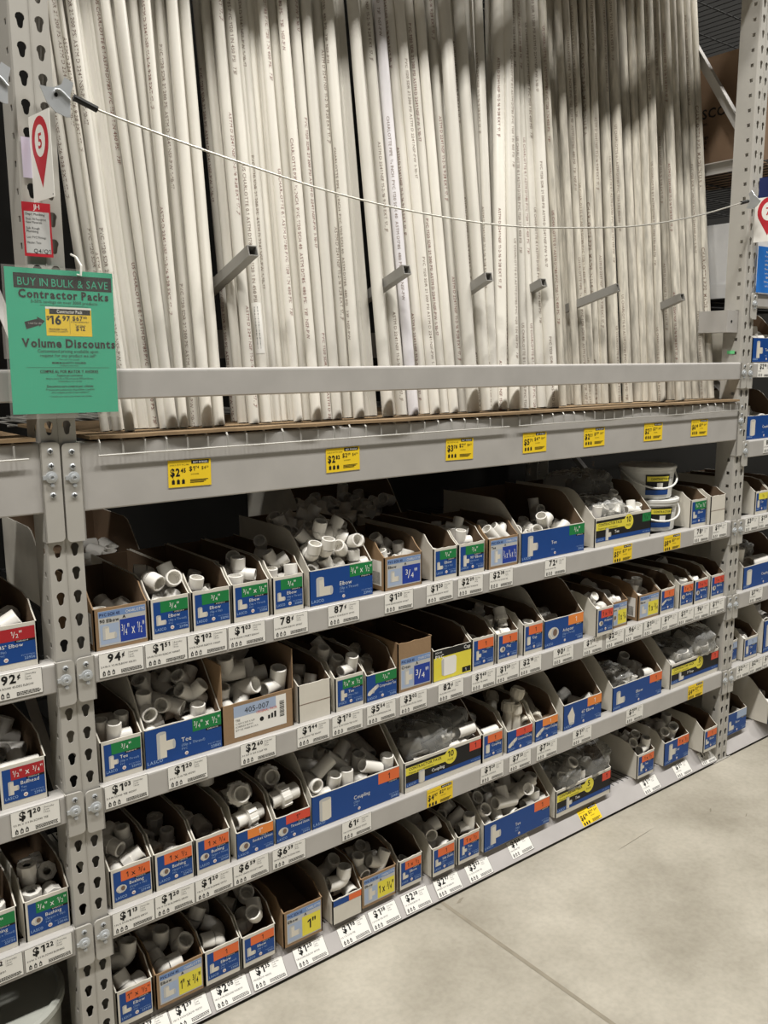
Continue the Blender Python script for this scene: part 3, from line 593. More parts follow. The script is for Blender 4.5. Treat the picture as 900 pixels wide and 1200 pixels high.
PIPES = [
    ('A', 0, 0.131, 0.090, -0.032, 0.165, 0.0103), ('A', 0, 0.158, 0.089, -0.035, 0.165, 0.0113), ('A', 0, 0.175, 0.060, -0.019, 0.165, 0.0113), ('A', 0, 0.226, 0.112, -0.025, 0.165, 0.0117),
    ('A', 0, 0.250, 0.106, -0.021, 0.165, 0.0127), ('A', 0, 0.266, 0.080, -0.024, 0.165, 0.0112), ('A', 0, 0.279, 0.069, -0.007, 0.165, 0.0126), ('A', 0, 0.300, 0.088, 0.014, 0.165, 0.0099),
    ('A', 0, 0.306, 0.065, 0.030, 0.165, 0.0098), ('A', 0, 0.346, 0.087, 0.033, 0.165, 0.0115), ('A', 0, 0.362, 0.058, 0.035, 0.165, 0.0129), ('A', 0, 0.402, 0.077, 0.035, 0.165, 0.0137),
    ('A', 1, 0.153, 0.110, -0.034, 0.165, 0.0109), ('A', 1, 0.176, 0.114, -0.030, 0.165, 0.0110), ('A', 1, 0.206, 0.113, -0.021, 0.165, 0.0111), ('A', 1, 0.236, 0.112, -0.023, 0.165, 0.0112),
    ('A', 1, 0.269, 0.114, -0.022, 0.165, 0.0113), ('A', 1, 0.292, 0.113, -0.013, 0.165, 0.0114), ('A', 1, 0.305, 0.109, 0.006, 0.165, 0.0115), ('A', 1, 0.318, 0.104, 0.025, 0.165, 0.0115),
    ('A', 1, 0.340, 0.110, 0.031, 0.165, 0.0116), ('A', 1, 0.373, 0.107, 0.034, 0.165, 0.0117), ('A', 1, 0.401, 0.111, 0.035, 0.165, 0.0118), ('A', 2, 0.175, 0.150, -0.035, 0.165, 0.0112),
    ('A', 2, 0.210, 0.159, -0.022, 0.165, 0.0113), ('A', 2, 0.240, 0.150, -0.024, 0.165, 0.0114), ('A', 2, 0.264, 0.163, -0.022, 0.165, 0.0115), ('A', 2, 0.296, 0.163, -0.023, 0.165, 0.0116),
    ('A', 2, 0.312, 0.148, -0.009, 0.165, 0.0116), ('A', 2, 0.323, 0.150, 0.005, 0.165, 0.0117), ('A', 2, 0.343, 0.149, 0.029, 0.165, 0.0118), ('A', 2, 0.373, 0.161, 0.032, 0.165, 0.0119),
    ('A', 2, 0.403, 0.151, 0.035, 0.165, 0.0120), ('A', 2, 0.433, 0.148, 0.035, 0.165, 0.0121), ('B', 0, 0.506, 0.182, 0.024, 0.165, 0.0130), ('B', 0, 0.511, 0.147, 0.030, 0.165, 0.0107),
    ('B', 0, 0.499, 0.080, 0.029, 0.165, 0.0125), ('B', 0, 0.542, 0.094, 0.027, 0.165, 0.0143), ('B', 0, 0.581, 0.110, 0.033, 0.165, 0.0129), ('B', 0, 0.621, 0.120, 0.030, 0.165, 0.0137),
    ('B', 0, 0.625, 0.078, 0.030, 0.165, 0.0119), ('B', 0, 0.662, 0.097, 0.032, 0.165, 0.0126), ('B', 0, 0.674, 0.067, 0.032, 0.165, 0.0131), ('B', 0, 0.716, 0.083, 0.035, 0.165, 0.0139),
    ('B', 0, 0.743, 0.075, 0.040, 0.165, 0.0139), ('B', 0, 0.795, 0.100, 0.043, 0.165, 0.0137), ('B', 0, 0.814, 0.074, 0.040, 0.165, 0.0147), ('B', 0, 0.891, 0.120, 0.033, 0.165, 0.0164),
    ('B', 1, 0.488, 0.119, 0.028, 0.165, 0.0121), ('B', 1, 0.515, 0.124, 0.029, 0.165, 0.0122), ('B', 1, 0.546, 0.123, 0.027, 0.165, 0.0123), ('B', 1, 0.569, 0.116, 0.030, 0.165, 0.0124),
    ('B', 1, 0.602, 0.115, 0.032, 0.165, 0.0125), ('B', 1, 0.632, 0.112, 0.030, 0.165, 0.0126), ('B', 1, 0.664, 0.121, 0.031, 0.165, 0.0127), ('B', 1, 0.688, 0.118, 0.032, 0.165, 0.0128),
    ('B', 1, 0.724, 0.116, 0.034, 0.165, 0.0129), ('B', 1, 0.759, 0.114, 0.038, 0.165, 0.0130), ('B', 1, 0.785, 0.116, 0.041, 0.165, 0.0131), ('B', 1, 0.832, 0.125, 0.041, 0.165, 0.0133),
    ('B', 1, 0.868, 0.121, 0.037, 0.165, 0.0134), ('B', 2, 0.577, 0.169, 0.027, 0.165, 0.0126), ('B', 2, 0.603, 0.158, 0.032, 0.165, 0.0127), ('B', 2, 0.645, 0.164, 0.030, 0.165, 0.0129),
    ('B', 2, 0.664, 0.162, 0.030, 0.165, 0.0129), ('B', 2, 0.731, 0.162, 0.032, 0.165, 0.0131), ('B', 2, 0.763, 0.160, 0.034, 0.165, 0.0132), ('B', 2, 0.798, 0.163, 0.039, 0.165, 0.0134),
    ('B', 2, 0.827, 0.158, 0.042, 0.165, 0.0135), ('B', 2, 0.875, 0.164, 0.040, 0.165, 0.0136), ('C', 0, 0.904, 0.063, 0.027, 0.165, 0.0156), ('C', 0, 0.977, 0.094, 0.024, 0.165, 0.0161),
    ('C', 0, 1.006, 0.077, 0.026, 0.165, 0.0149), ('C', 0, 1.063, 0.096, 0.023, 0.165, 0.0152), ('C', 0, 1.085, 0.076, 0.022, 0.165, 0.0146), ('C', 0, 1.133, 0.091, 0.022, 0.165, 0.0142),
    ('C', 0, 1.159, 0.079, 0.025, 0.165, 0.0149), ('C', 0, 1.209, 0.094, 0.031, 0.165, 0.0138), ('C', 0, 1.216, 0.056, 0.043, 0.165, 0.0187), ('C', 0, 1.304, 0.088, 0.045, 0.165, 0.0193),
    ('C', 0, 1.316, 0.071, 0.089, 0.165, 0.0141), ('C', 0, 1.348, 0.076, 0.136, 0.165, 0.0214), ('C', 0, 1.389, 0.057, 0.120, 0.165, 0.0169), ('C', 0, 1.466, 0.088, 0.103, 0.165, 0.0147),
    ('C', 0, 1.503, 0.088, 0.090, 0.165, 0.0135), ('C', 0, 1.545, 0.089, 0.076, 0.165, 0.0176), ('C', 0, 1.569, 0.062, 0.071, 0.165, 0.0203), ('C', 1, 0.963, 0.115, 0.026, 0.165, 0.0137),
    ('C', 1, 1.013, 0.107, 0.025, 0.165, 0.0139), ('C', 1, 1.056, 0.114, 0.025, 0.165, 0.0140), ('C', 1, 1.101, 0.121, 0.022, 0.165, 0.0142), ('C', 1, 1.133, 0.110, 0.022, 0.165, 0.0143),
    ('C', 1, 1.185, 0.121, 0.024, 0.165, 0.0145), ('C', 1, 1.218, 0.121, 0.028, 0.165, 0.0146), ('C', 1, 1.252, 0.119, 0.036, 0.165, 0.0147), ('C', 1, 1.302, 0.117, 0.044, 0.165, 0.0149),
    ('C', 1, 1.346, 0.118, 0.064, 0.165, 0.0151), ('C', 1, 1.376, 0.115, 0.116, 0.165, 0.0152), ('C', 1, 1.424, 0.122, 0.128, 0.165, 0.0154), ('C', 1, 1.458, 0.107, 0.114, 0.165, 0.0154),
    ('C', 1, 1.516, 0.111, 0.094, 0.165, 0.0156), ('C', 1, 1.550, 0.117, 0.085, 0.165, 0.0158), ('C', 1, 1.604, 0.111, 0.073, 0.165, 0.0159), ('C', 2, 1.073, 0.165, 0.026, 0.165, 0.0143),
    ('C', 2, 1.150, 0.161, 0.022, 0.165, 0.0146), ('C', 2, 1.192, 0.167, 0.022, 0.165, 0.0147), ('C', 2, 1.261, 0.157, 0.029, 0.165, 0.0149), ('C', 2, 1.302, 0.165, 0.038, 0.165, 0.0151),
    ('C', 2, 1.397, 0.160, 0.076, 0.165, 0.0154), ('C', 2, 1.465, 0.156, 0.127, 0.165, 0.0157), ('C', 2, 1.579, 0.165, 0.092, 0.165, 0.0161), ('C', 2, 1.618, 0.161, 0.079, 0.165, 0.0162),
    ('C', 2, 1.669, 0.168, 0.073, 0.165, 0.0164), ('D', 0, 1.676, 0.113, 0.038, 0.135, 0.0133), ('D', 0, 1.783, 0.176, 0.045, 0.135, 0.0131), ('D', 0, 1.754, 0.114, 0.037, 0.135, 0.0128),
    ('D', 0, 1.817, 0.133, 0.036, 0.135, 0.0138), ('D', 0, 1.838, 0.123, 0.042, 0.135, 0.0131), ('D', 0, 1.876, 0.128, 0.054, 0.135, 0.0132), ('D', 0, 1.895, 0.114, 0.061, 0.135, 0.0139),
    ('D', 0, 1.981, 0.133, 0.053, 0.135, 0.0195), ('D', 0, 2.023, 0.113, 0.049, 0.135, 0.0181), ('D', 0, 2.115, 0.141, 0.048, 0.135, 0.0170), ('D', 0, 2.146, 0.128, 0.055, 0.135, 0.0170),
    ('D', 0, 2.152, 0.100, 0.062, 0.135, 0.0154), ('D', 0, 2.173, 0.079, 0.062, 0.135, 0.0154), ('D', 0, 2.308, 0.130, 0.054, 0.135, 0.0168), ('D', 0, 2.295, 0.084, 0.051, 0.135, 0.0165),
    ('D', 0, 2.399, 0.121, 0.049, 0.135, 0.0154), ('D', 0, 2.441, 0.115, 0.048, 0.135, 0.0155), ('D', 0, 2.484, 0.108, 0.041, 0.135, 0.0164), ('D', 0, 2.522, 0.100, 0.039, 0.135, 0.0148),
    ('D', 1, 1.744, 0.159, 0.041, 0.135, 0.0166), ('D', 1, 1.799, 0.169, 0.041, 0.135, 0.0168), ('D', 1, 1.839, 0.170, 0.037, 0.135, 0.0169), ('D', 1, 1.906, 0.169, 0.046, 0.135, 0.0172),
    ('D', 1, 1.943, 0.167, 0.057, 0.135, 0.0173), ('D', 1, 1.990, 0.172, 0.058, 0.135, 0.0175), ('D', 1, 2.114, 0.162, 0.048, 0.135, 0.0178), ('D', 1, 2.168, 0.166, 0.051, 0.135, 0.0180),
    ('D', 1, 2.229, 0.170, 0.059, 0.135, 0.0183), ('D', 1, 2.271, 0.159, 0.062, 0.135, 0.0184), ('D', 1, 2.329, 0.162, 0.057, 0.135, 0.0186), ('D', 1, 2.386, 0.170, 0.053, 0.135, 0.0188),
    ('D', 1, 2.444, 0.172, 0.050, 0.135, 0.0190), ('D', 1, 2.482, 0.160, 0.048, 0.135, 0.0191), ('D', 1, 2.558, 0.168, 0.044, 0.135, 0.0194), ('D', 1, 2.614, 0.173, 0.040, 0.135, 0.0196),
    ('D', 2, 1.801, 0.203, 0.042, 0.135, 0.0169), ('D', 2, 1.865, 0.212, 0.038, 0.135, 0.0172), ('D', 2, 1.895, 0.208, 0.037, 0.135, 0.0173), ('D', 2, 1.930, 0.206, 0.040, 0.135, 0.0174),
    ('D', 2, 2.007, 0.214, 0.058, 0.135, 0.0177), ('D', 2, 2.071, 0.218, 0.056, 0.135, 0.0179), ('D', 2, 2.187, 0.210, 0.048, 0.135, 0.0183), ('D', 2, 2.247, 0.212, 0.053, 0.135, 0.0185),
    ('D', 2, 2.297, 0.206, 0.062, 0.135, 0.0187), ('D', 2, 2.330, 0.203, 0.062, 0.135, 0.0188), ('D', 2, 2.407, 0.215, 0.057, 0.135, 0.0191), ('D', 2, 2.469, 0.209, 0.052, 0.135, 0.0192),
    ('D', 2, 2.506, 0.205, 0.050, 0.135, 0.0194), ('D', 2, 2.624, 0.206, 0.043, 0.135, 0.0198), ('D', 2, 2.687, 0.208, 0.039, 0.135, 0.0200),
]
POSES = {
 0: [[34,89,52,-130,17,82],[99,40,50,-136,16,166],[89,127,54,90,29,307],[34,27,50,1,1,-286],[76,95,59,-18,68,-75]],
 1: [[43,26,68,-93,33,-48],[52,120,80,117,25,-275],[58,78,75,-33,9,12],[25,59,123,112,-225,72],[74,58,128,60,109,-112],[74,163,102,111,-127,-144]],
 2: [[30,139,70,15,-7,254],[60,103,65,-136,12,-203],[65,158,72,-21,23,-117],[35,56,60,-81,45,-141],[21,40,87,-6,20,-146]],
 3: [[22,84,74,26,-13,157],[75,144,95,41,-73,55],[37,24,67,0,0,306],[22,145,83,41,14,176],[59,51,103,-7,-7,242],[67,70,72,72,-10,225],[58,172,130,4,27,-4]],
 4: [[64,32,74,-9,-16,-111],[39,148,83,5,15,-284],[26,83,74,102,-6,264],[22,35,68,2,-13,159],[71,111,78,27,13,-134],[70,173,124,16,-90,66],[55,61,116,-2,51,281]],
 5: [[144,61,106,-286,-77,-17],[168,25,84,2,0,-313],[86,137,107,-171,-6,285],[37,37,87,-120,0,67],[73,25,90,-13,112,-10],[115,22,130,-139,63,51],[73,76,94,-38,-16,223],[25,113,102,-10,40,-181],[75,246,129,-174,-9,267],[145,105,101,-145,16,-92],[177,191,132,0,-255,157],[133,223,124,67,-5,290],[23,266,132,0,41,-157],[104,84,119,-10,-56,-239],[73,282,136,34,52,17],[33,196,118,6,-9,269],[136,162,114,61,2,-45],[97,191,117,137,19,-126],[167,43,142,-125,3,-308],[52,74,154,68,35,-245],[145,193,149,66,-61,111],[155,273,144,-157,-137,-157],[69,202,155,31,14,136],[168,85,132,-14,0,-314],[57,254,176,49,45,-161],[23,33,128,-3,33,-159],[92,129,143,1,32,-197],[108,198,155,-41,65,-206],[175,137,151,16,39,-129],[153,246,180,-139,96,-170],[131,129,164,-20,62,-191],[38,153,122,41,10,-20],[60,23,134,-3,23,-159],[124,267,172,68,15,-214],[72,51,173,-32,0,-294],[30,167,171,-33,17,120],[121,52,167,41,-49,256],[132,219,191,-9,50,-55]],
 6: [[35,90,75,50,49,-31],[35,153,82,94,24,61],[89,119,79,81,-13,139],[79,26,66,-10,34,-28],[112,68,72,-13,-13,132],[68,113,107,42,40,-207],[31,33,67,-26,-3,157]],
 7: [[28,38,48,27,27,129],[43,98,50,24,32,-233],[40,143,51,-76,28,-10]],
 8: [[77,75,82,-135,-13,164],[30,27,95,-142,170,-157],[67,169,94,-12,0,0],[21,62,100,1,-144,-157],[66,126,89,6,1,-308],[41,147,131,-27,74,313],[66,81,120,-32,24,-73]],
 9: [[48,82,81,156,1,-7],[77,117,87,-35,0,314],[43,26,93,12,-235,-8],[87,37,94,81,-75,282],[42,172,96,171,0,0]],
 10: [[83,165,66,-89,0,-309],[183,73,57,149,5,-267],[249,127,63,-151,-8,85],[108,47,73,-69,53,104],[204,24,71,-230,-66,0],[48,42,54,-64,6,-258],[255,57,70,-162,54,-73],[35,69,76,52,-56,-205],[25,149,65,9,10,-153],[237,165,121,43,139,-141],[109,109,83,-304,-3,27],[165,154,65,-35,-5,259],[130,31,103,-28,-95,-268],[177,80,94,-34,2,-300]],
 11: [[69,41,104,-108,-80,-121],[109,23,75,1,0,0],[220,52,85,128,3,-304],[37,25,99,26,-147,-157],[43,144,114,128,-303,-38],[189,100,100,126,3,-304],[224,22,99,26,-15,314],[112,77,92,-8,25,-91],[253,127,109,-80,-12,276],[140,133,110,-119,-28,116],[174,46,111,98,60,-262],[197,93,133,-54,-11,278],[43,89,96,-36,9,-286],[284,46,82,-29,-30,174]],
 12: [[83,35,68,-129,-13,144],[74,97,75,23,29,197],[30,119,78,-28,44,-162],[26,43,68,-21,17,139]],
 14: [[122,231,144,-121,3,-26],[258,235,145,-129,-10,136],[290,85,129,5,3,-286],[162,50,125,133,-10,138],[39,51,126,45,10,-201],[82,153,151,-190,-32,-141],[45,135,135,-100,-8,228],[300,244,168,13,168,-157],[105,81,148,72,242,107],[231,161,137,-148,-9,221],[335,138,134,74,-10,197],[248,29,123,37,0,0],[50,235,145,-155,-9,208],[357,221,143,-26,-11,157],[98,-5,148,-158,0,166],[331,21,142,132,52,132],[289,150,136,-30,-10,197],[50,89,173,-86,-43,306],[203,98,130,13,-7,246],[332,40,176,-112,-292,58],[150,126,157,-99,-69,-125],[189,236,145,-27,-11,169]],
 15: [[145,113,93,120,4,-281],[56,84,90,-192,8,-242],[197,163,99,30,11,-121],[114,65,87,-38,1,-308],[237,200,104,-78,12,-155],[185,231,108,-217,0,0],[98,25,83,-224,0,0],[36,139,96,-20,10,-107],[196,62,101,-136,-169,157],[179,29,97,-79,169,-157]],
 16: [[43,27,86,159,147,157],[49,153,80,-169,-2,299],[51,-12,123,-158,0,-282],[22,55,89,-38,-147,-157],[74,63,90,-9,147,157]],
 17: [[119,89,88,134,311,14],[23,50,78,131,-24,157],[100,148,103,176,17,-75],[148,158,104,-44,-17,238],[48,176,129,-208,39,89],[84,62,119,127,24,-81],[147,30,73,13,-3,12],[23,57,123,5,-8,157],[47,228,146,-251,68,46],[149,93,146,-22,81,36],[100,132,138,70,-25,178],[47,110,149,33,-97,-242],[148,221,121,-73,0,313],[170,-18,140,-131,0,163],[145,175,161,-43,-25,283],[146,60,127,60,59,19]],
 18: [[81,123,130,-141,133,157],[87,56,110,67,275,-110],[149,151,111,-178,14,-252],[55,77,152,-23,6,280],[178,37,108,-132,-181,157],[130,179,141,-108,243,25],[124,89,124,-121,117,-157],[26,56,88,1,24,-157],[52,192,121,93,18,-236],[53,164,165,-3,71,7]],
 19: [[61,37,69,27,25,134],[57,128,84,83,-162,157],[42,77,85,21,-241,69],[22,124,75,0,16,157],[66,166,76,-29,43,257]],
 20: [[74,33,100,-178,131,157],[23,97,118,1,-125,-157],[49,76,90,43,-10,39],[48,53,144,-26,6,-284],[59,139,125,-215,83,-91],[56,115,154,11,-77,236]],
 24: [[66,139,62,-130,-16,149],[45,54,48,-33,-14,205]],
 25: [[39,29,79,-138,-6,304],[68,79,90,-197,45,-159],[25,70,100,39,-178,157],[67,153,117,-20,-178,157],[65,48,123,-59,214,127],[26,132,101,40,49,-152]],
 26: [[30,150,73,-286,15,-142],[46,30,68,60,-173,157],[65,82,63,-185,16,-168]],
 27: [[149,159,54,-118,0,-308],[134,106,54,-118,0,-44],[31,68,54,275,0,154]],
 28: [[45,32,79,24,5,-281],[29,58,114,-173,-60,-157],[28,139,96,114,-20,180],[51,104,133,217,37,-7],[44,165,137,-91,-276,0]],
 29: [[75,140,107,116,35,-163],[49,33,88,14,6,-35],[28,160,129,117,135,-158],[50,85,96,100,-309,-27],[118,31,174,-196,0,-47]],
 30: [[25,40,75,26,-10,157],[45,152,86,-74,37,-54],[97,73,80,3,-10,131],[40,98,82,-18,12,-84]],
 32: [[30,152,87,50,5,17],[60,71,80,72,15,-309],[49,29,81,-122,147,157],[35,111,83,108,10,-290]],
 33: [[61,148,88,-47,10,-280],[35,36,79,-44,-5,229],[67,95,84,40,-8,151],[31,163,126,-43,106,-77]],
 35: [[244,26,74,116,0,314],[293,158,94,168,-11,83],[60,103,85,-36,11,-233],[95,50,77,79,15,-155],[234,124,89,170,9,-63],[23,151,92,-26,15,-157],[178,90,97,-23,-52,151],[116,112,106,136,47,130],[151,30,97,83,-142,-157],[239,180,121,30,-161,154]],
 36: [[198,52,97,-21,14,-121],[48,33,95,-135,-3,22],[243,102,106,161,-15,137],[47,111,107,-28,2,-300],[120,101,105,23,14,-181],[312,113,107,35,12,-97],[85,50,134,-106,3,192],[138,40,96,40,-5,35],[312,51,97,-146,0,-312],[184,134,110,-119,9,-61]],
 37: [[25,90,78,117,-10,166],[26,38,73,171,13,-157],[76,72,76,-273,-6,145],[76,127,85,-56,-170,157],[65,28,89,-165,-52,-15],[24,148,88,-40,-144,-157],[68,83,118,-28,-143,269],[32,63,116,201,9,-112],[72,169,88,105,7,-314],[34,112,124,197,-26,45]],
 38: [[29,80,62,37,-307,-127],[30,138,67,194,-7,191],[65,37,59,202,12,-72],[75,95,66,124,-149,-157],[75,166,76,-61,149,157]],
 39: [[69,109,59,276,-11,150],[27,121,76,67,141,246],[64,35,52,107,7,-313],[26,167,73,38,168,-157]],
 40: [[63,116,109,151,0,0],[56,40,83,-84,-5,15],[38,56,143,255,41,135],[-6,146,193,146,-157,-105]],
 41: [[58,93,75,-110,-3,34],[44,36,107,-134,10,313],[54,158,82,-126,278,0],[38,103,137,-98,-33,-171]],
 42: [[49,88,90,58,-297,-67],[111,86,89,-246,24,-200],[131,26,91,-131,155,157],[38,26,73,-157,0,0],[186,108,95,6,297,68],[24,41,113,-288,-4,-157],[92,33,90,-78,-131,-157],[274,29,91,-131,169,-157],[173,44,78,-165,19,-81],[274,132,102,-183,-26,157],[204,69,101,-90,-175,160],[57,102,127,108,-21,260],[216,26,105,188,-268,0],[245,79,98,56,-58,215],[235,161,110,26,-288,-157],[150,159,109,-146,-22,218],[71,128,101,-212,12,-45],[156,214,124,-105,-5,297],[128,76,125,35,67,-61],[274,198,120,-131,26,-157],[172,112,132,10,-19,61],[110,147,119,151,-27,-80],[238,9,140,-184,13,150],[28,181,115,-239,26,-170],[72,145,140,-49,297,-91],[214,210,138,72,-184,157],[183,169,134,-21,-62,-295],[71,52,138,36,53,-312]],
 43: [[154,59,86,-264,-9,36],[197,25,77,-68,314,0],[286,54,84,26,26,-157],[248,42,81,26,26,-157],[257,108,99,-21,296,77],[23,106,98,-288,26,-157],[186,129,104,-114,20,-87],[93,90,94,56,-302,-48],[138,111,99,259,10,-41],[185,33,114,-298,2,22],[71,58,98,-153,-37,-38],[262,26,116,52,0,0],[79,26,77,52,0,0],[156,73,122,152,292,-13]],
 44: [[51,26,78,-7,-314,0],[43,170,89,123,-314,0],[49,131,98,-127,49,-24],[24,81,82,-183,8,-157]],
 47: [[108,127,47,32,23,12],[148,64,45,-24,7,-113],[53,114,47,80,26,-136]],
 48: [[245,132,87,-44,-18,236],[249,27,71,138,-131,-157],[118,31,60,17,28,14],[137,95,77,123,-25,189],[96,87,74,83,59,-160],[211,79,72,30,23,33]],
 49: [[213,29,92,46,-136,-157],[148,30,79,4,32,-306],[298,146,104,133,40,-149],[44,31,79,5,30,3],[281,43,82,9,34,-253],[32,118,97,-99,48,-235],[234,84,90,11,15,232],[128,95,94,-168,-18,213]],
 50: [[49,26,74,69,4,-278],[34,120,100,194,-121,110],[44,161,88,-15,15,4],[29,153,147,-69,53,-122],[46,79,113,-8,11,-12],[27,105,166,22,61,253]],
 51: [[29,42,86,-149,25,-153],[95,80,91,-32,53,-181],[38,143,104,61,-4,293],[40,96,95,2,6,-16],[85,17,139,4,23,-247],[34,38,130,-33,-25,157],[84,142,144,-28,49,50]],
 52: [[76,75,81,-114,-10,102],[28,107,119,-87,214,30],[53,27,84,108,-141,-126],[77,53,131,109,-113,-77],[62,170,98,-20,-4,293]],
 53: [[52,72,77,156,21,-160],[25,109,122,0,92,-157],[29,152,94,40,-15,228],[58,31,111,-42,89,77],[75,126,117,18,58,-157],[-1,147,170,79,27,144]],
 55: [[75,41,67,-157,-23,158],[38,26,104,6,9,-11],[56,121,86,59,-8,36],[48,68,110,6,28,-10],[26,165,111,64,-89,208],[25,120,135,7,-28,158],[77,139,150,-29,36,136]],
 56: [[80,88,84,153,2,-10],[24,51,100,-1,-173,157],[88,25,100,12,108,314],[50,-15,140,-131,0,279],[81,132,91,-69,-2,304]],
 57: [[27,54,42,-27,36,-140]],
 58: [[41,51,77,174,-7,37],[25,103,86,157,-18,158],[33,58,117,120,3,125],[35,167,104,2,117,-22]],
 59: [[71,27,99,-153,-167,137],[48,69,108,-98,248,-22],[39,-7,140,-27,-2,205],[23,149,132,-98,-129,-157],[63,22,162,31,-9,-111],[48,122,114,-70,-17,-248]],
 60: [[186,122,90,145,-3,295],[141,57,81,-155,13,-131],[257,175,115,223,39,72],[51,199,129,77,-197,0],[97,56,100,-210,-64,119],[120,150,93,-20,-12,112],[283,71,108,131,-143,-157],[117,27,128,59,-18,-311],[178,191,124,140,144,157],[81,172,151,92,-18,79],[257,29,77,-3,0,313],[188,90,120,-60,16,-30],[216,40,138,115,-48,-15],[136,125,157,1,5,-233],[25,55,106,26,-247,157],[35,103,123,19,-67,-154],[282,142,141,9,35,-157]],
 61: [[51,57,85,138,-314,-3],[242,152,105,178,-3,17],[251,57,85,144,18,-210],[48,127,99,91,17,-94],[132,107,95,-87,-19,197],[78,153,131,117,136,157],[157,29,79,-2,0,-313],[104,44,133,-59,21,-274],[170,138,101,34,19,-116]],
 62: [[83,31,97,140,173,-157],[32,68,104,42,-64,-186],[75,82,109,-65,97,123],[49,137,92,-23,-5,31],[62,142,155,-141,-10,-81],[75,29,162,-170,25,262]],
 63: [[104,43,104,-42,-230,84],[54,-8,165,-314,0,62],[133,2,141,-26,0,-157],[51,114,89,-167,-13,215],[136,95,109,136,-141,-157],[112,142,94,128,-1,308],[44,53,102,44,-83,57]],
 65: [[50,33,75,32,23,12],[64,79,78,-126,11,-1],[30,140,94,-20,-152,-157]],
 66: [[48,122,76,-135,-3,256],[50,29,71,126,0,307],[49,167,95,8,-47,-313]],
 67: [[24,82,75,-118,-5,165],[69,30,74,77,8,154],[66,169,80,-123,7,313],[25,28,79,41,162,-157],[62,128,78,202,7,7],[70,82,96,130,73,173],[29,65,122,-81,162,-157]],
 68: [[66,152,79,-42,-310,-101],[63,28,79,39,152,157],[34,117,77,194,-5,202],[31,69,75,-191,7,3]],
 69: [[30,130,90,-79,5,-159],[146,56,86,127,-4,234],[60,37,85,-21,1,-10]],
 70: [[60,52,92,-52,-152,-157],[169,50,75,128,4,-221],[161,144,80,78,-5,175],[77,96,78,-31,-1,289]],
 71: [[37,147,60,-147,157,0],[63,40,48,-183,0,211]],
 72: [[69,44,68,79,0,-187],[24,44,68,288,0,-164]],
 73: [[175,45,81,-71,1,-7],[39,64,106,-34,149,157],[105,135,112,144,149,157],[39,131,112,-105,-165,157]],
 74: [[25,78,58,289,-10,150],[64,40,54,26,10,-157]],
 75: [[64,89,84,-46,-310,-51],[39,34,80,-46,4,-265],[53,143,101,-42,-149,-157]],
 76: [[125,63,105,169,9,-58],[35,62,135,1,-299,-164],[81,147,118,-42,-2,302],[164,134,116,23,15,-174]],
 77: [[92,45,44,-23,33,-89]],
 78: [[67,53,58,50,-5,200],[144,147,62,-78,5,-151],[42,113,78,123,152,157]],
}

# ------------------------------------------------------------------ setting
def structure(mb, name, smooth=False):
    return tag(mb.build(name, smooth=smooth), kind='structure')
fl = MB()
fl.add([(-8, -8, 0), (12, -8, 0), (12, 3, 0), (-8, 3, 0)], [(0, 1, 2, 3)], 'concrete')
floor = structure(fl, 'floor')
j = MB()
j.add([(1.043, -8, .0006), (1.056, -8, .0006), (1.056, .25, .0006), (1.043, .25, .0006)], [(0, 1, 2, 3)], 'floor_joint')
o = j.build('control_joint', floor)
sc = MB()
for (x, y, a, l, w_) in [(1.815, -.150, .05, .125, .0012), (2.186, -.20, .5, .018, .004), (2.254, -.30, .4, .016, .002), (1.10, -.03, .3, .02, .006), (1.02, -.02, 2.2, .012, .004), (.98, -.62, 1.0, .012, .003)]:
    c, s = math.cos(a), math.sin(a)
    pts = [(x - c * l - s * w_ * .3, y - s * l + c * w_ * .3), (x - c * l * .4 + s * w_, y - s * l * .4 - c * w_ * .7), (x + c * l, y + s * l), (x + c * l * .2 - s * w_, y + s * l * .2 + c * w_)]
    sc.add([(p, q, .0012) for p, q in pts], [(0, 1, 2, 3)], 'scuff')
sc.build('scuff_mark', floor)
bk = MB(); bk.box(-4, 6.5, 1.16, 1.20, 0, 4.6, 'shadow_board')  # added panel, coloured near black for the deep shade behind the rack
structure(bk, 'shade_backdrop')

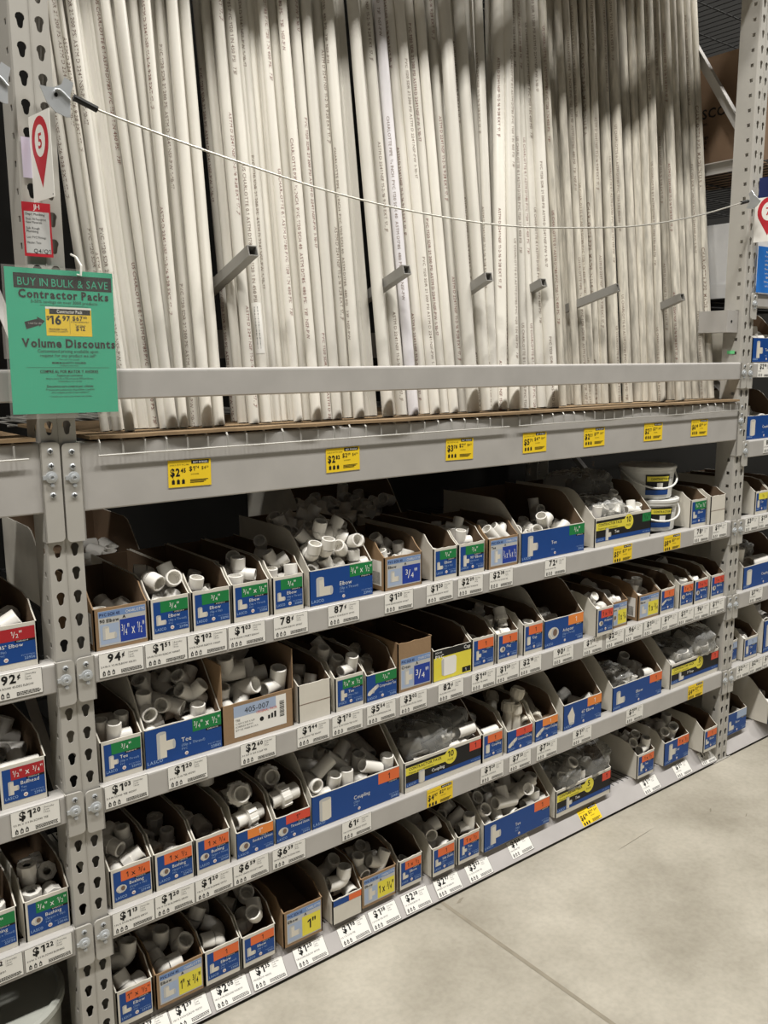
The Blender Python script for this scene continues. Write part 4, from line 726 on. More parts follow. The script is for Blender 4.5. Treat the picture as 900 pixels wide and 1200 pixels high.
# ------------------------------------------------------------------ uprights with teardrop holes
PITCH = .0508
def post_mesh(z1=3.7):
    mb = MB(); hw = .038; D = .078
    n = int(z1 / PITCH)
    def cell(to3, hole, hw2, hh):
        """one perforated cell: rectangle (2*hw2 x 2*hh) with a polygon hole, joined by a strip"""
        N = len(hole); outer = []
        for (a, b) in hole:
            k = min(hw2 / abs(a) if abs(a) > 1e-6 else 1e9, hh / abs(b) if abs(b) > 1e-6 else 1e9)
            outer.append((a * k, b * k))
        v = [to3(p) for p in outer] + [to3(p) for p in hole]
        f = [(i, (i + 1) % N, N + (i + 1) % N, N + i) for i in range(N)]
        # corners
        cs = [(hw2, hh), (-hw2, hh), (-hw2, -hh), (hw2, -hh)]
        for cx, cy in cs:
            for i in range(N):
                p, q = outer[i], outer[(i + 1) % N]
                if (abs(p[0] - cx) < 1e-6 and abs(q[1] - cy) < 1e-6) or (abs(q[0] - cx) < 1e-6 and abs(p[1] - cy) < 1e-6):
                    if (p[0] != q[0]) and (p[1] != q[1]):
                        v.append(to3((cx, cy))); f.append((i, len(v) - 1, (i + 1) % N))
        mb.add(v, f, 'post_steel')
    tear = []
    for k in range(9):
        a = -0.75 + (PI + 1.5) * k / 8
        tear.append((.0088 * math.cos(a), .0056 + .0088 * math.sin(a)))
    for k in range(5):
        a = PI + PI * k / 4
        tear.append((.0052 * math.cos(a), -.0090 + .0055 * math.sin(a)))
    sq = [(.006, -.001), (.006, .006), (0.0, .006), (-.006, .006), (-.006, -.001), (-.006, -.006), (0, -.006), (.006, -.006)]
    for i in range(n):
        zc = (i + .4) * PITCH
        for sx in (-1, 1):
            flip = 1 if sx > 0 else -1
            cell(lambda p, sx=sx, zc=zc: (sx * .0178 + p[0], 0, zc + p[1]), tear, .0178, PITCH / 2)
            for s in (sx,):
                # rounded corner strip then the side flange
                x0 = s * .0356; x1 = s * hw
                z0, z2 = zc - PITCH / 2, zc + PITCH / 2
                q = [(x0, 0, z0), (x1, .006, z0), (x1, .006, z2), (x0, 0, z2)]
                mb.add(q if s > 0 else q[::-1], [(0, 1, 2, 3)], 'post_steel')
                hh = PITCH / 2
                yc = .024; 
                pts = [(p[0] * 1.0, p[1]) for p in sq]
                if s > 0: to3 = lambda p, zc=zc: (hw, yc + p[0], zc + p[1])
                else: to3 = lambda p, zc=zc: (-hw, yc - p[0], zc + p[1])
                cell(to3, pts, .018, hh)
                ya, yb = .042, D
                r = [(s * hw, ya, z0), (s * hw, yb, z0), (s * hw, yb, z2), (s * hw, ya, z2)]
                mb.add(r if s > 0 else r[::-1], [(0, 1, 2, 3)], 'post_steel')
    mb.box(-.0009, .0009, -.0008, .0, 0, n * PITCH, 'post_steel')
    return mb.mesh('post')
POST = post_mesh()
def upright(x, label):
    root = empty('rack_upright', (x, 0, 0), label, 'upright', 'rack uprights')
    for nm, y, rz in (('front_post', 0, 0), ('rear_post', 1.08, PI)):
        o = link(nm, POST, root, (0, y, 0)); o.rotation_euler.z = rz
        md = o.modifiers.new('sheet', 'SOLIDIFY'); md.thickness = .0022; md.offset = -1
    for nm, p, q in (('strut', (0, .07, .42), (0, 1.01, .42)), ('strut', (0, .07, 1.38), (0, 1.01, 1.38)), ('strut', (0, .07, 2.34), (0, 1.01, 2.34)),
                     ('diagonal_brace', (0, .08, 2.46), (0, .78, 3.57)), ('diagonal_brace', (0, .08, 1.50), (0, 1.0, 2.30)), ('diagonal_brace', (0, .08, .54), (0, 1.0, 1.34))):
        p, q = Vector(p), Vector(q); d = (q - p); l = d.length / 2; d.normalize()
        n = Vector((1, 0, 0)); b = d.cross(n)
        mb = MB(); mb.obox((p + q) / 2 + n * .012, d * l, n * .0012, b * .019, 'grey_steel'); mb.obox((p + q) / 2 - b * .018, d * l, n * .013, b * .0012, 'grey_steel')
        mb.build(nm, root)
    fp = MB(); fp.box(-.06, .06, -.004, .10, 0, .006, 'post_steel'); fp.build('foot_plate', root)
    return root
upright(0.0, 'perforated grey steel upright carrying the green poster')
upright(BAY, 'perforated grey steel upright at the far end of the pipe bay')

# ------------------------------------------------------------------ beams
def screw_mesh():
    mb = MB(); mb.lathe([(.0062, 0), (.0060, .0016), (.0042, .0030), (.0001, .0034)], 'zinc', 12, ax='y')
    mb.box(-.0044, .0044, -.0040, -.0030, -.0008, .0008, 'dark_steel'); mb.box(-.0008, .0008, -.0040, -.0030, -.0044, .0044, 'dark_steel')
    return mb.mesh('screw')
def bolt_mesh():
    mb = MB(); mb.lathe([(.0125, 0), (.0120, .003), (.0075, .0042), (.0072, .007), (.0035, .0078), (.003, .006), (.0001, .006)], 'zinc', 14, ax='y')
    mb.box(-.017, -.009, -.003, 0, -.004, .004, 'zinc')
    mb.lathe([(.0042, 0), (.004, .004), (.0001, .0046)], 'zinc', 8, (0.001, 0, -.0165), 'y')
    return mb.mesh('lock_bolt')
SCREW, BOLT = screw_mesh(), bolt_mesh()
def plate_mesh(h, s):
    """connector plate on the face of an upright; x from the post's centre line outwards"""
    mb = MB(); r = .009; pts = []
    x0, x1 = .0022, .0412
    for cx, cz, a0 in ((x0 + r, r, PI), (x1 - .002, .002, 1.5 * PI), (x1 - .002, h - .002, 0), (x0 + r, h - r, .5 * PI)):
        rr = r if cx < x1 - .005 else .002
        for k in range(4):
            a = a0 + k * PI / 6
            pts.append((cx + rr * math.cos(a), cz + rr * math.sin(a)))
    if s < 0: pts = [(-a, b) for a, b in reversed(pts)]
    mb.extrude(pts, -.0088, -.0042, 'post_steel')
    xa = x1 - .003
    mb.box(min(s * xa, s * x1), max(s * xa, s * x1), -.0088, .055, 0, h, 'post_steel')
    return mb.mesh('connector_plate')
PLATES = {}
def beam(name, x0, x1, ztop, h, label, grp, plates=(True, True), ph=.097, screws=((.0155, .015),), bolt=.040, m='grey_steel', pdz=0.0, face=-.0045, deep=.046):
    """box beam between two uprights, with a connector plate hooked on each of them"""
    mb = MB()
    a, b = x0 + .0405, x1 - .0405
    e = .003
    q = .0065
    pr = [(face, -h + e), (face + e, -h), (deep, -h), (deep, -.016), (deep - .012, -.016), (deep - .012, 0), (face + q, 0), (face + q * .5, -q * .13), (face + q * .13, -q * .5), (face, -q)]
    mb.extrude_x(pr[::-1] if False else pr, a, b, m, m, m)
    root = mb.build(name, None, ((0), 0, ztop))
    tag(root, label, 'beam', grp)
    for s, xc, on in ((1, x0, plates[0]), (-1, x1, plates[1])):
        if not on: continue
        key = (ph, s)
        if key not in PLATES: PLATES[key] = plate_mesh(ph, s)
        p = link('connector_plate', PLATES[key], root, (xc, 0, -ph + pdz))
        for sxx, sz in screws:
            link('screw', SCREW, p, (s * .0215, -.0088, ph - sz))
        link('lock_bolt', BOLT, p, (s * .0225, -.0088, ph - bolt))
    return root
SB = 'shelf beams of the rack'
for sh, nm in (('S1', 'top'), ('S2', 'middle'), ('S3', 'lower')):
    beam('shelf_beam', 0, BAY, SHELF[sh], .064, 'grey shelf beam lined with price tags under the %s row of cartons' % nm, SB)
for sh, nm in (('L1', 'under the red 1/2 elbow carton'), ('L2', 'under the bullhead tee carton'), ('L3', 'above the grey drum')):
    beam('shelf_beam', -BAY, 0, SHELF[sh], .066, 'grey shelf beam before the near upright, %s' % nm, SB)
beam('shelf_beam', BAY, 2 * BAY, 1.609, .056, 'grey shelf beam past the far upright, at pipe fence height', SB)
beam('shelf_beam', BAY, 2 * BAY, 1.311, .066, 'grey shelf beam past the far upright, with the 87 cent tag', SB)
beam('shelf_beam', BAY, 2 * BAY, 1.004, .066, 'grey shelf beam past the far upright, level with the top carton row', SB)
beam('shelf_beam', BAY, 2 * BAY, .700, .066, 'grey shelf beam past the far upright, level with the middle carton row', SB)
beam('shelf_beam', BAY, 2 * BAY, .390, .062, 'grey shelf beam past the far upright, level with the lower carton row', SB)
beam('shelf_beam', BAY, 2 * BAY, 1.868, .05, 'grey shelf beam past the far upright, under the blue notice', SB)
beam('fence_beam', 0, BAY, 1.611, .064, 'grey fence bar across the front of the white pipes', 'fence bars', deep=.030)
beam('fence_beam', -BAY, 0, 1.611, .064, 'grey fence bar disappearing behind the green poster', 'fence bars', (True, False))
bigsc = ((.0, .018), (.0, .049), (.0, .105 + .084))
beam('load_beam', 0, BAY, 1.462, .144, 'deep grey load beam with yellow tags under the pipes', 'load beams', ph=.205, screws=((0, .018), (0, .048), (0, .108)), bolt=.071)
beam('load_beam', -BAY, 0, 1.466, .144, 'deep grey load beam before the near upright', 'load beams', ph=.205, screws=((0, .018), (0, .048), (0, .108)), bolt=.071)
beam('load_beam', 0, BAY, 3.08, .115, 'grey beam overhead at the top of the pipe bay', 'load beams', ph=.15)
beam('load_beam', BAY, 2 * BAY, 3.08, .115, 'grey beam overhead past the far upright', 'load beams', ph=.15)
# rail behind the pipes that carries the divider arms
rl = MB(); rl.box(.05, BAY - .04, .50, .535, 1.635, 1.715, 'grey_steel')
rail = tag(rl.build('arm_rail'), 'grey rail behind the white pipes holding the divider arms', 'rail')

# sloped kick plates carrying the bottom tags
def kick(x0, x1, label):
    mb = MB()
    mb.extrude_x([(-.004, .012), (.046, .074), (.30, .074), (.30, .071), (.048, .071), (.0, .010)], x0, x1, 'kick_paint', 'kick_paint', 'kick_paint')
    mb.box(x0, x1, .030, .034, 0, .03, 'dark_steel')
    for k in range(2):
        xx = x0 + (x1 - x0) * (.28 + .45 * k)
        mb.add([(xx, .000, .006), (xx + .05, .000, .006), (xx + .04, .008, .018), (xx + .01, .008, .018)], [(0, 1, 2, 3)], 'dark_steel')
    return tag(mb.build('kick_plate'), label, 'kick plate', 'kick plates along the floor')
kick(.041, BAY - .041, 'sloped grey kick plate with price tags along the floor')
kick(BAY + .041, 2 * BAY, 'sloped grey kick plate past the far upright')

# wire decks
def deck(name, x0, x1, z, label, fall=True, y1=1.04, step=.0495, drop=.032, kindm='wire_steel'):
    mb = MB(); x = x0 + .02
    while x < x1 - .01:
        if fall: mb.tube([(x, y1, z), (x, -.006, z), (x, -.011, z - .006), (x, -.0118, z - drop)], .0021, kindm, 5)
        else: mb.tube([(x, y1, z), (x, .05, z)], .0022, kindm, 5)
        x += step
    for y in (.06, .25, .45, .65, .85, 1.03):
        mb.tube([(x0 + .015, y, z - .005), (x1 - .015, y, z - .005)], .0028, kindm, 5)
    if fall: mb.tube([(x0 + .015, -.0135, z - drop), (x1 - .015, -.0135, z - drop)], .0020, kindm, 6)
    root = empty(name, (0, 0, 0), label, 'wire deck', 'wire decks')
    tag(mb.build('wires', root), kind='stuff')
    return root
deck('wire_deck', .06, 1.31, 1.4645, 'wire deck under the first half of the pipes, wires bent over the beam')
deck('wire_deck', 1.32, BAY - .02, 1.4645, 'wire deck under the second half of the pipes, wires bent over the beam')
deck('wire_deck', -1.25, -.05, 1.4675, 'wire deck in the bay before the near upright')
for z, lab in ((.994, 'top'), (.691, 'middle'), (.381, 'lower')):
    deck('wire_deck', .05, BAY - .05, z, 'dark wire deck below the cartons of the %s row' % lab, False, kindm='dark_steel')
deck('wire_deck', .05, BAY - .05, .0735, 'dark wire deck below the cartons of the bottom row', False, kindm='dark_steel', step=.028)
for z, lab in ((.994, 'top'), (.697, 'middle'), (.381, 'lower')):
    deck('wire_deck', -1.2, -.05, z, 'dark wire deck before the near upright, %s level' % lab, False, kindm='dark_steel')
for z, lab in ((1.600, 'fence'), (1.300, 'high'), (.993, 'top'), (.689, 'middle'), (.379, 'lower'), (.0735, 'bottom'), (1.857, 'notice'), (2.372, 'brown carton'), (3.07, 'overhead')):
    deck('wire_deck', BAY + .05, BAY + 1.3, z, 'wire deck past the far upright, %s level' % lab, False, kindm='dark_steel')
deck('wire_deck', .05, BAY - .05, 3.07, 'wire deck overhead at the top of the pipe bay', False)

# sheets the pipes stand on
def sheet(x0, x1, z, label, seed):
    r = random.Random(seed); n = 30; mb = MB()
    fr = [(x0 + (x1 - x0) * i / n, -.013 + .005 * math.sin(i * .9 + seed) + r.uniform(-.003, .003)) for i in range(n + 1)]
    v = []
    for x, y in fr: v += [(x, y, z), (x, y, z + .007), (x, .5, z + .007), (x, .5, z)]
    f = []
    for i in range(n):
        a = 4 * i
        for k in range(4): f.append((a + k, a + (k + 1) % 4, a + 4 + (k + 1) % 4, a + 4 + k))
    f += [(0, 3, 2, 1), (4 * n, 4 * n + 1, 4 * n + 2, 4 * n + 3)]
    mb.add(v, f, 'hardboard')
    return tag(mb.build('hardboard_sheet'), label, 'sheet', 'hardboard sheets')
sheet(.06, .70, 1.4665, 'brown hardboard sheet under the pipes by the near upright', 1)
sheet(.705, 2.53, 1.4667, 'long brown hardboard sheet under the pipes to the far upright', 2)
sheet(-1.2, -.05, 1.4695, 'brown hardboard sheet before the near upright', 3)

# ------------------------------------------------------------------ pipes
def pipe_mesh(r, m):
    mb = MB(); L_ = 3.05
    mb.lathe([(r - .003, .03), (r - .003, 0), (r, 0), (r, L_), (r - .003, L_), (r - .003, L_ - .03)], m, 18)
    return mb.mesh('pipe', smooth=True, angle=.8)
PMESH = {}
PRINTS = ['CHARLOTTE PIPE  {3/4} INCH  PVC 1120 SCH 40  ASTM D1785  480 PSI @ 73F  NSF-PW', 'PVC 1120 SDR 21 200 PSI ASTM D 2241 NSF-PW 1-10-17',
          'CHARLOTTE PIPE  MADE IN U.S.A.', 'US CHARLOTTE 0.1 ASTM D1785 PVC 1120 1 IN 450 PSI @ 73F', 'ASTM D 2241 NSF 11-2-16 9:28 EXT#17, JF']
PTX = {}
def print_mesh(i, r, m, big, var=0):
    key = (i, round(r, 3), m, big, var)
    if key in PTX: return PTX[key]
    mb = MB(); h = .0105 if big else .0075
    off = 1.55 - .11 * var
    while off > .12:
        vs, fs, w = text_geo(PRINTS[i], big)
        sp = 1.25
        pts = []
        for a, b in vs:
            z = off - a * h * sp; t = (b - .5) * h / r
            pts.append((math.sin(t) * (r + .0003), -math.cos(t) * (r + .0003), z))
        mb.add(pts, fs, m)
        off -= w * h * sp + .22
    PTX[key] = mb.mesh('print')
    return PTX[key]
ORD_ = ['first', 'second', 'third', 'fourth', 'fifth', 'sixth', 'seventh', 'eighth', 'ninth', 'tenth', 'eleventh', 'twelfth', 'thirteenth', 'fourteenth', 'fifteenth', 'sixteenth', 'seventeenth', 'eighteenth', 'nineteenth', 'twentieth']
SECN = {'A': 'stack by the near upright', 'B': 'stack after the first dark gap', 'C': 'stack after the second dark gap', 'D': 'dirty stack by the far upright'}
cnt = {}
CAMP = cam.matrix_world.translation
prng = random.Random(21)
for (sec, layer, x, y, kx, ky, r) in PIPES:
    q = cnt.get((sec, layer), 0); cnt[sec, layer] = q + 1
    m = 'pvc_dirty' if sec == 'D' else 'pvc'
    if sec == 'C' and q == 2 and layer == 0: m = 'pvc_bluish'
    rr = round(r, 3)
    if (rr, m) not in PMESH: PMESH[rr, m] = pipe_mesh(rr, m)
    o = link('plastic_pipe', PMESH[rr, m], None, (x, y, 1.4745))
    d = Vector((kx, ky, 1)).normalized()
    rot = Vector((0, 0, 1)).rotation_difference(d)
    to = Vector((CAMP.x - x, CAMP.y - y, 0)); ang = math.atan2(to.x, -to.y)
    spin = ang + prng.uniform(-.75, .75)
    o.rotation_mode = 'QUATERNION'
    o.rotation_quaternion = rot @ Quaternion((0, 0, 1), spin)
    if layer == 0:
        lab = 'white plastic pipe, %s along the front of the %s' % (ORD[q], SECN[sec])
        tag(o, lab, 'pipe', 'white pipes standing in front')
    else:
        tag(o, 'pipe half hidden in the %s row of the %s' % (('second', 'third')[layer - 1], SECN[sec]), 'pipe', 'white pipes behind the front of the ' + SECN[sec])
    if layer == 0 and prng.random() < .74 or layer == 1 and prng.random() < .3:
        big = prng.random() < .06 and layer == 0
        i = 2 if big else prng.choice([0, 1, 3, 4])
        tag(link('print', print_mesh(i, rr, prng.choice(['ink_brown', 'ink_brown', 'ink_brown', 'ink_red']) if not big else 'ink_brown', big, prng.randrange(5)), o), kind='stuff')
    if sec == 'B' and layer == 0 and q == 3:
        st = MB()
        for k in range(9):
            a0, a1 = -.9 + k * .2, -.9 + (k + 1) * .2
            R2 = rr + .0006
            st.add([(R2 * math.sin(a0), -R2 * math.cos(a0), .17), (R2 * math.sin(a1), -R2 * math.cos(a1), .17), (R2 * math.sin(a1), -R2 * math.cos(a1), .295), (R2 * math.sin(a0), -R2 * math.cos(a0), .295)], [(0, 1, 2, 3)], 'paper_white')
        z = .182
        rb = random.Random(4); R3 = rr + .0009
        while z < .282:
            hh = rb.choice([.0018, .003, .0045])
            a0, a1 = -.35, .25
            st.add([(R3 * math.sin(a0), -R3 * math.cos(a0), z), (R3 * math.sin(a1), -R3 * math.cos(a1), z), (R3 * math.sin(a1), -R3 * math.cos(a1), z + hh), (R3 * math.sin(a0), -R3 * math.cos(a0), z + hh)], [(0, 1, 2, 3)], 'ink')
            z += hh + rb.choice([.0018, .003])
        st.build('barcode_sticker', o)
        o.rotation_quaternion = rot @ Quaternion((0, 0, 1), ang)
# a lone pipe in the bay before the near upright
lp = link('plastic_pipe', PMESH[.013, 'pvc'], None, (-.125, .03, 1.4775)); lp.rotation_euler = (-.12, -.03, 0)
tag(lp, 'white plastic pipe foot showing before the near upright', 'pipe')

# divider arms: square tubes rising to the front
def arm_mesh():
    mb = MB(); L_ = .50; s = .0125; t = .0022
    for (a, b, c, d) in ((-s, s, -s, -s + t), (-s, s, s - t, s), (-s, -s + t, -s + t, s - t), (s - t, s, -s + t, s - t)):
        mb.box(a, b, 0, L_, c, d, 'arm_steel')
    mb.box(-s + t, s - t, .03, .032, -s + t, s - t, 'ink')
    return mb.mesh('divider_arm')
ARM = arm_mesh()
for i, (x, y, z, yaw) in enumerate(((.476, .02, 1.876, .0), (.944, .03, 1.861, .0), (1.247, .03, 1.859, -.10), (1.545, .09, 1.862, 0), (1.829, .025, 1.855, .32), (2.199, .03, 1.840, 0))):
    o = link('divider_arm', ARM, None, (x, y, z)); o.rotation_euler = (-.33, 0, yaw)
    tag(o, '%s square steel divider arm from the near upright, jutting out between the pipes' % ORD[i], 'divider arm', 'divider arms')

# ------------------------------------------------------------------ cartons
def carton_body(d, outer, seed, seam=False):
    mb = MB(); w, D, hf, hb, t = d['w'], d['d'], d['hf'], d['hb'], MB_T
    rng = random.Random(seed)
    n = 8
    # front panel with a slightly torn upper edge
    top = [(w * i / n, hf + (rng.uniform(-.0012, .0012) if 0 < i < n else 0)) for i in range(n + 1)]
    pts = [(0, 0), (w, 0)] + top[::-1]
    m = len(pts)
    v = [(x, 0, z) for x, z in pts] + [(x, t, z) for x, z in pts]
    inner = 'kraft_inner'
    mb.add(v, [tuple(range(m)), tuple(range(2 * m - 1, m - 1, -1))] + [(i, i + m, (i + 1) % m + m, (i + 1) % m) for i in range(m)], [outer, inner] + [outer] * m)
    ys = d['ys']
    if hb <= hf + .01 or ys < .01: pr = [(0, 0), (D, 0), (D, hb), (0, hb)]
    else:
        dz = hb - hf
        pr = [(0, 0), (D, 0), (D, hb), (ys + .02, hb), (ys - .004, hb - .006), (ys - .02, hb - dz * .18), (ys * .42, hf + dz * .42), (ys * .12, hf + dz * .1), (.004, hf + .002), (0, hf)]
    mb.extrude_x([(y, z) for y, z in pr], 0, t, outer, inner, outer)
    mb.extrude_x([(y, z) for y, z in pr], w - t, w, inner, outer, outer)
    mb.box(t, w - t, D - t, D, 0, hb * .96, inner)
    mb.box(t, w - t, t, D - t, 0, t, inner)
    zf = d['zf']; zb = zf + (d['zb'] - zf) * (D / .19 if D < .19 else 1.0)
    zfl = d['zb']
    f2 = d['fill']
    k = zf + (d['zb'] - zf) * f2 / max(f2, .19)
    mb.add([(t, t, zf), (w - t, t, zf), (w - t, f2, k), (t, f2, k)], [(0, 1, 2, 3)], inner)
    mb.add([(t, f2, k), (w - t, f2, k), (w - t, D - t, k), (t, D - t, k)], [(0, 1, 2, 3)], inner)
    if seam: mb.box(0.001, w - .001, -.0004, 0, hf * .47, hf * .485, 'ink_brown')
    return mb

def picture(kind, x, z, s, y, mb=None):
    """small printed likeness of the fitting"""
    mb = mb or MB(); a, b = 'fitting_cream', 'paper_grey'
    def P(pts, m, yy=y): mb.poly([(x + p * s, z + q * s) for p, q in pts], yy, m)
    def ell(cx, cz, rx, rz, m, yy): P([(cx + rx * math.cos(2 * PI * k / 14), cz + rz * math.sin(2 * PI * k / 14)) for k in range(14)], m, yy)
    if kind in ('elbow', 'street'):
        P([(-.5, -.5), (.5, -.5), (.5, .0), (.02, .0), (.0, .5), (-.5, .5)], a); P([(-.5, -.5), (-.3, -.5), (-.3, .5), (-.5, .5)], b, y - .0001)
        ell(.5, -.25, .1, .25, b, y - .0002); ell(-.25, .5, .25, .09, b, y - .0002)
    elif kind == 'elbow45':
        P([(-.3, -.6), (.25, -.6), (.3, .0), (.0, .7), (-.5, .1)], a); ell(-.02, -.6, .27, .1, b, y - .0002)
    elif kind == 'tee':
        P([(-.3, -.65), (.2, -.65), (.2, -.3), (.6, -.3), (.6, .2), (.2, .2), (.2, .65), (-.3, .65)], a); P([(-.3, -.65), (-.14, -.65), (-.14, .65), (-.3, .65)], b, y - .0001)
        ell(.6, -.05, .08, .25, b, y - .0002); ell(-.05, .65, .25, .08, b, y - .0002)
    elif kind == 'coupling':
        P([(-.4, -.6), (-.2, -.68), (.2, -.68), (.4, -.6), (.4, .6), (-.4, .6)], a); ell(0, .6, .4, .1, b, y - .0001); P([(-.4, -.6), (-.22, -.67), (-.22, .5), (-.4, .6)], b, y - .0002)
    elif kind in ('bushing', 'union', 'adapter'):
        ell(0, 0, .55, .42, a, y); ell(.12, .02, .34, .36, b, y - .0001); ell(.16, .02, .22, .26, 'ink_brown', y - .0002)
        P([(-.5, -.1), (-.2, -.45), (-.1, -.4), (-.4, 0)], b, y - .0003)
    else:
        P([(-.7, -.35), (-.4, -.5), (.7, .2), (.55, .5), (.3, .42), (-.55, -.05)], a); ell(.6, .33, .14, .2, b, y - .0001); P([(-.1, -.2), (.1, -.32), (.3, .0), (.1, .14)], b, y - .0002)
    return mb

def lettering(lines, parent, name='lettering'):
    mb = MB()
    for (txt, x, z, h, y, m, bold, al, mw) in lines: mb.text(txt, x, z, h, y, m, bold, al, mw)
    return mb.build(name, parent)

def white_label(root, c, d, full):
    w, hf = d['w'], d['hf']; badge, bc, name, sub, kind = c[4], c[5], c[6], c[7], c[8]
    x0, x1, z0, z1 = (.0005, w - .0005, .001, hf - .0015) if full else (.008, w - .005, .012, hf - .008)
    y = -.0004
    lb = MB(); lb.rect(x0, z0, x1, z1, y, 'label_blue')
    L_ = lb.build('printed_label', root)
    W, H = x1 - x0, z1 - z0
    pale = bc == 'label_paleblue' or bc == 'label_yellow'
    bw = min(.074, W * .80) if W < .15 else .075
    bh = H * .36 if H > .06 else H * .40
    tx = []
    if badge or bc:
        bx0 = x1 - bw
        b = MB(); b.rect(bx0, z1 - bh, x1, z1, y - .0002, bc or 'label_blue'); b.rect(x1 - bw * .55, z1 - bh - H * .06, x1, z1 - bh, y - .0002, 'ink')
        b.build('size_badge', L_)
        dark = bc in (O, 'label_yellow', RO, 'label_paleblue')
        tx.append((badge, bx0 + bw / 2, z1 - bh * .76, bh * .5, y - .0004, 'ink' if dark and bc != RO else 'ink' if dark else 'ink_white', False, 'c', bw * .9))
        tx.append(('SCHEDULE 40', x1 - bw * .5, z1 - bh - H * .048, H * .035, y - .0004, 'ink_white', False, 'l', bw * .45))
    pic = MB(); ps = min(H * .42, W * .26)
    px = x0 + (W * .2 if W < .15 else .042)
    pz = z0 + H * (.40 if W < .15 else .5)
    picture(kind if name not in ('Coupling', 'Cap') else 'coupling', px, pz, ps if W < .15 else H * .52, y - .0002, pic)
    # small round flag emblem
    ex, ez = x0 + W * .52, z0 + H * .12
    pic.poly([(ex + .0045 * math.cos(2 * PI * k / 12), ez + .0045 * math.sin(2 * PI * k / 12)) for k in range(12)], y - .0002, 'ink_white')
    pic.rect(ex - .0028, ez - .0022, ex + .0028, ez - .0010, y - .0003, 'badge_red'); pic.rect(ex - .0028, ez + .0002, ex + .0028, ez + .0012, y - .0003, 'badge_red')
    pic.build('product_picture', L_)
    nx = x0 + (W * .42 if W < .15 else W * .46)
    fs = min(.0085, H * .105)
    if W > .15: fs = .0105
    tx.append((name, nx, z0 + H * .45, fs, y - .0004, 'ink_white', False, 'l', x1 - nx - .003))
    if sub: tx.append((sub, nx, z0 + H * .33, fs * .62, y - .0004, 'ink_pale', False, 'l', x1 - nx - .003))
    tx.append(('PVC', nx, z0 + H * .23, fs * .5, y - .0004, 'ink_pale', False, 'l', None))
    tx.append(('LASCO', x0 + .003, z0 + H * .075, H * .085 if W < .15 else .0075, y - .0004, 'ink_pale', True, 'l', W * .3))
    tx.append(('PVC FITTINGS', x1 - .003, z0 + H * .16, H * .04, y - .0004, 'ink_pale', False, 'r', W * .33))
    tx.append(('23%03d' % (abs(hash_i(c[11])) % 1000), x1 - .003, z0 + H * .055, H * .075, y - .0004, 'ink_pale', True, 'r', W * .3))
    lettering(tx, L_)

def hash_i(s):
    h = 7
    for ch in s: h = (h * 31 + ord(ch)) % 1000003
    return h

def kraft_label(root, c, d):
    w, hf = d['w'], d['hf']; y = -.0004
    yl = c[5] == 'label_yellow'; tall = hf > .12
    x0, x1, z0, z1 = .010, w - .005, .008, (hf - .006 if not tall else hf * .68)
    W, H = x1 - x0, z1 - z0
    lb = MB(); lb.rect(x0, z0, x1, z1, y, 'paper_grey'); lb.rect(x0 + .001, z1 - H * .19, x1 - .001, z1 - .001, y - .0001, 'label_lightblue')
    L_ = lb.build('printed_label', root)
    b = MB(); b.rect(x0 + W * .44, z0 + .003, x1 - .002, z0 + H * .68, y - .0002, c[5]); b.build('size_badge', L_)
    p = MB(); p.rect(x0 + .003, z0 + .004, x0 + W * .42, z0 + H * .62, y - .0001, 'label_paleblue')
    picture(c[8], x0 + W * .21, z0 + H * .36, H * .36, y - .0003, p); p.build('product_picture', L_)
    ink = 'ink' if yl else 'ink_white'
    tx = [(c[4], x0 + W * .44 + (W * .56 - .002) / 2, z0 + H * .22, H * .30, y - .0004, ink, yl, 'c', W * .48),
          ('PVC SCH 40', x0 + .003, z1 - H * .15, H * .085, y - .0004, 'label_navy', True, 'l', W * .42),
          ('CHARLOTTE', x1 - .003, z1 - H * .15, H * .08, y - .0004, 'ink_white', False, 'r', W * .4),
          (c[6] or 'Elbow', x0 + .003, z0 + H * .67, H * .09, y - .0004, 'ink', True, 'l', W * .4),
          ('A', x0 + W * .5, z0 + H * .71, H * .09, y - .0004, 'ink', True, 'l', None)]
    lettering(tx, L_)
    if 'side' in c[11]:
        s = MB(); X = -.0004
        s.add([(X, .09, .012), (X, .012, .012), (X, .012, .082), (X, .09, .082)], [(0, 1, 2, 3)], 'paper_white')
        for k in range(14):
            yy = .02 + k * .0045
            s.add([(X - .0002, yy + .0022, .016), (X - .0002, yy, .016), (X - .0002, yy, .05), (X - .0002, yy + .0022, .05)], [(0, 1, 2, 3)], 'ink')
        s.build('barcode_sticker', root)

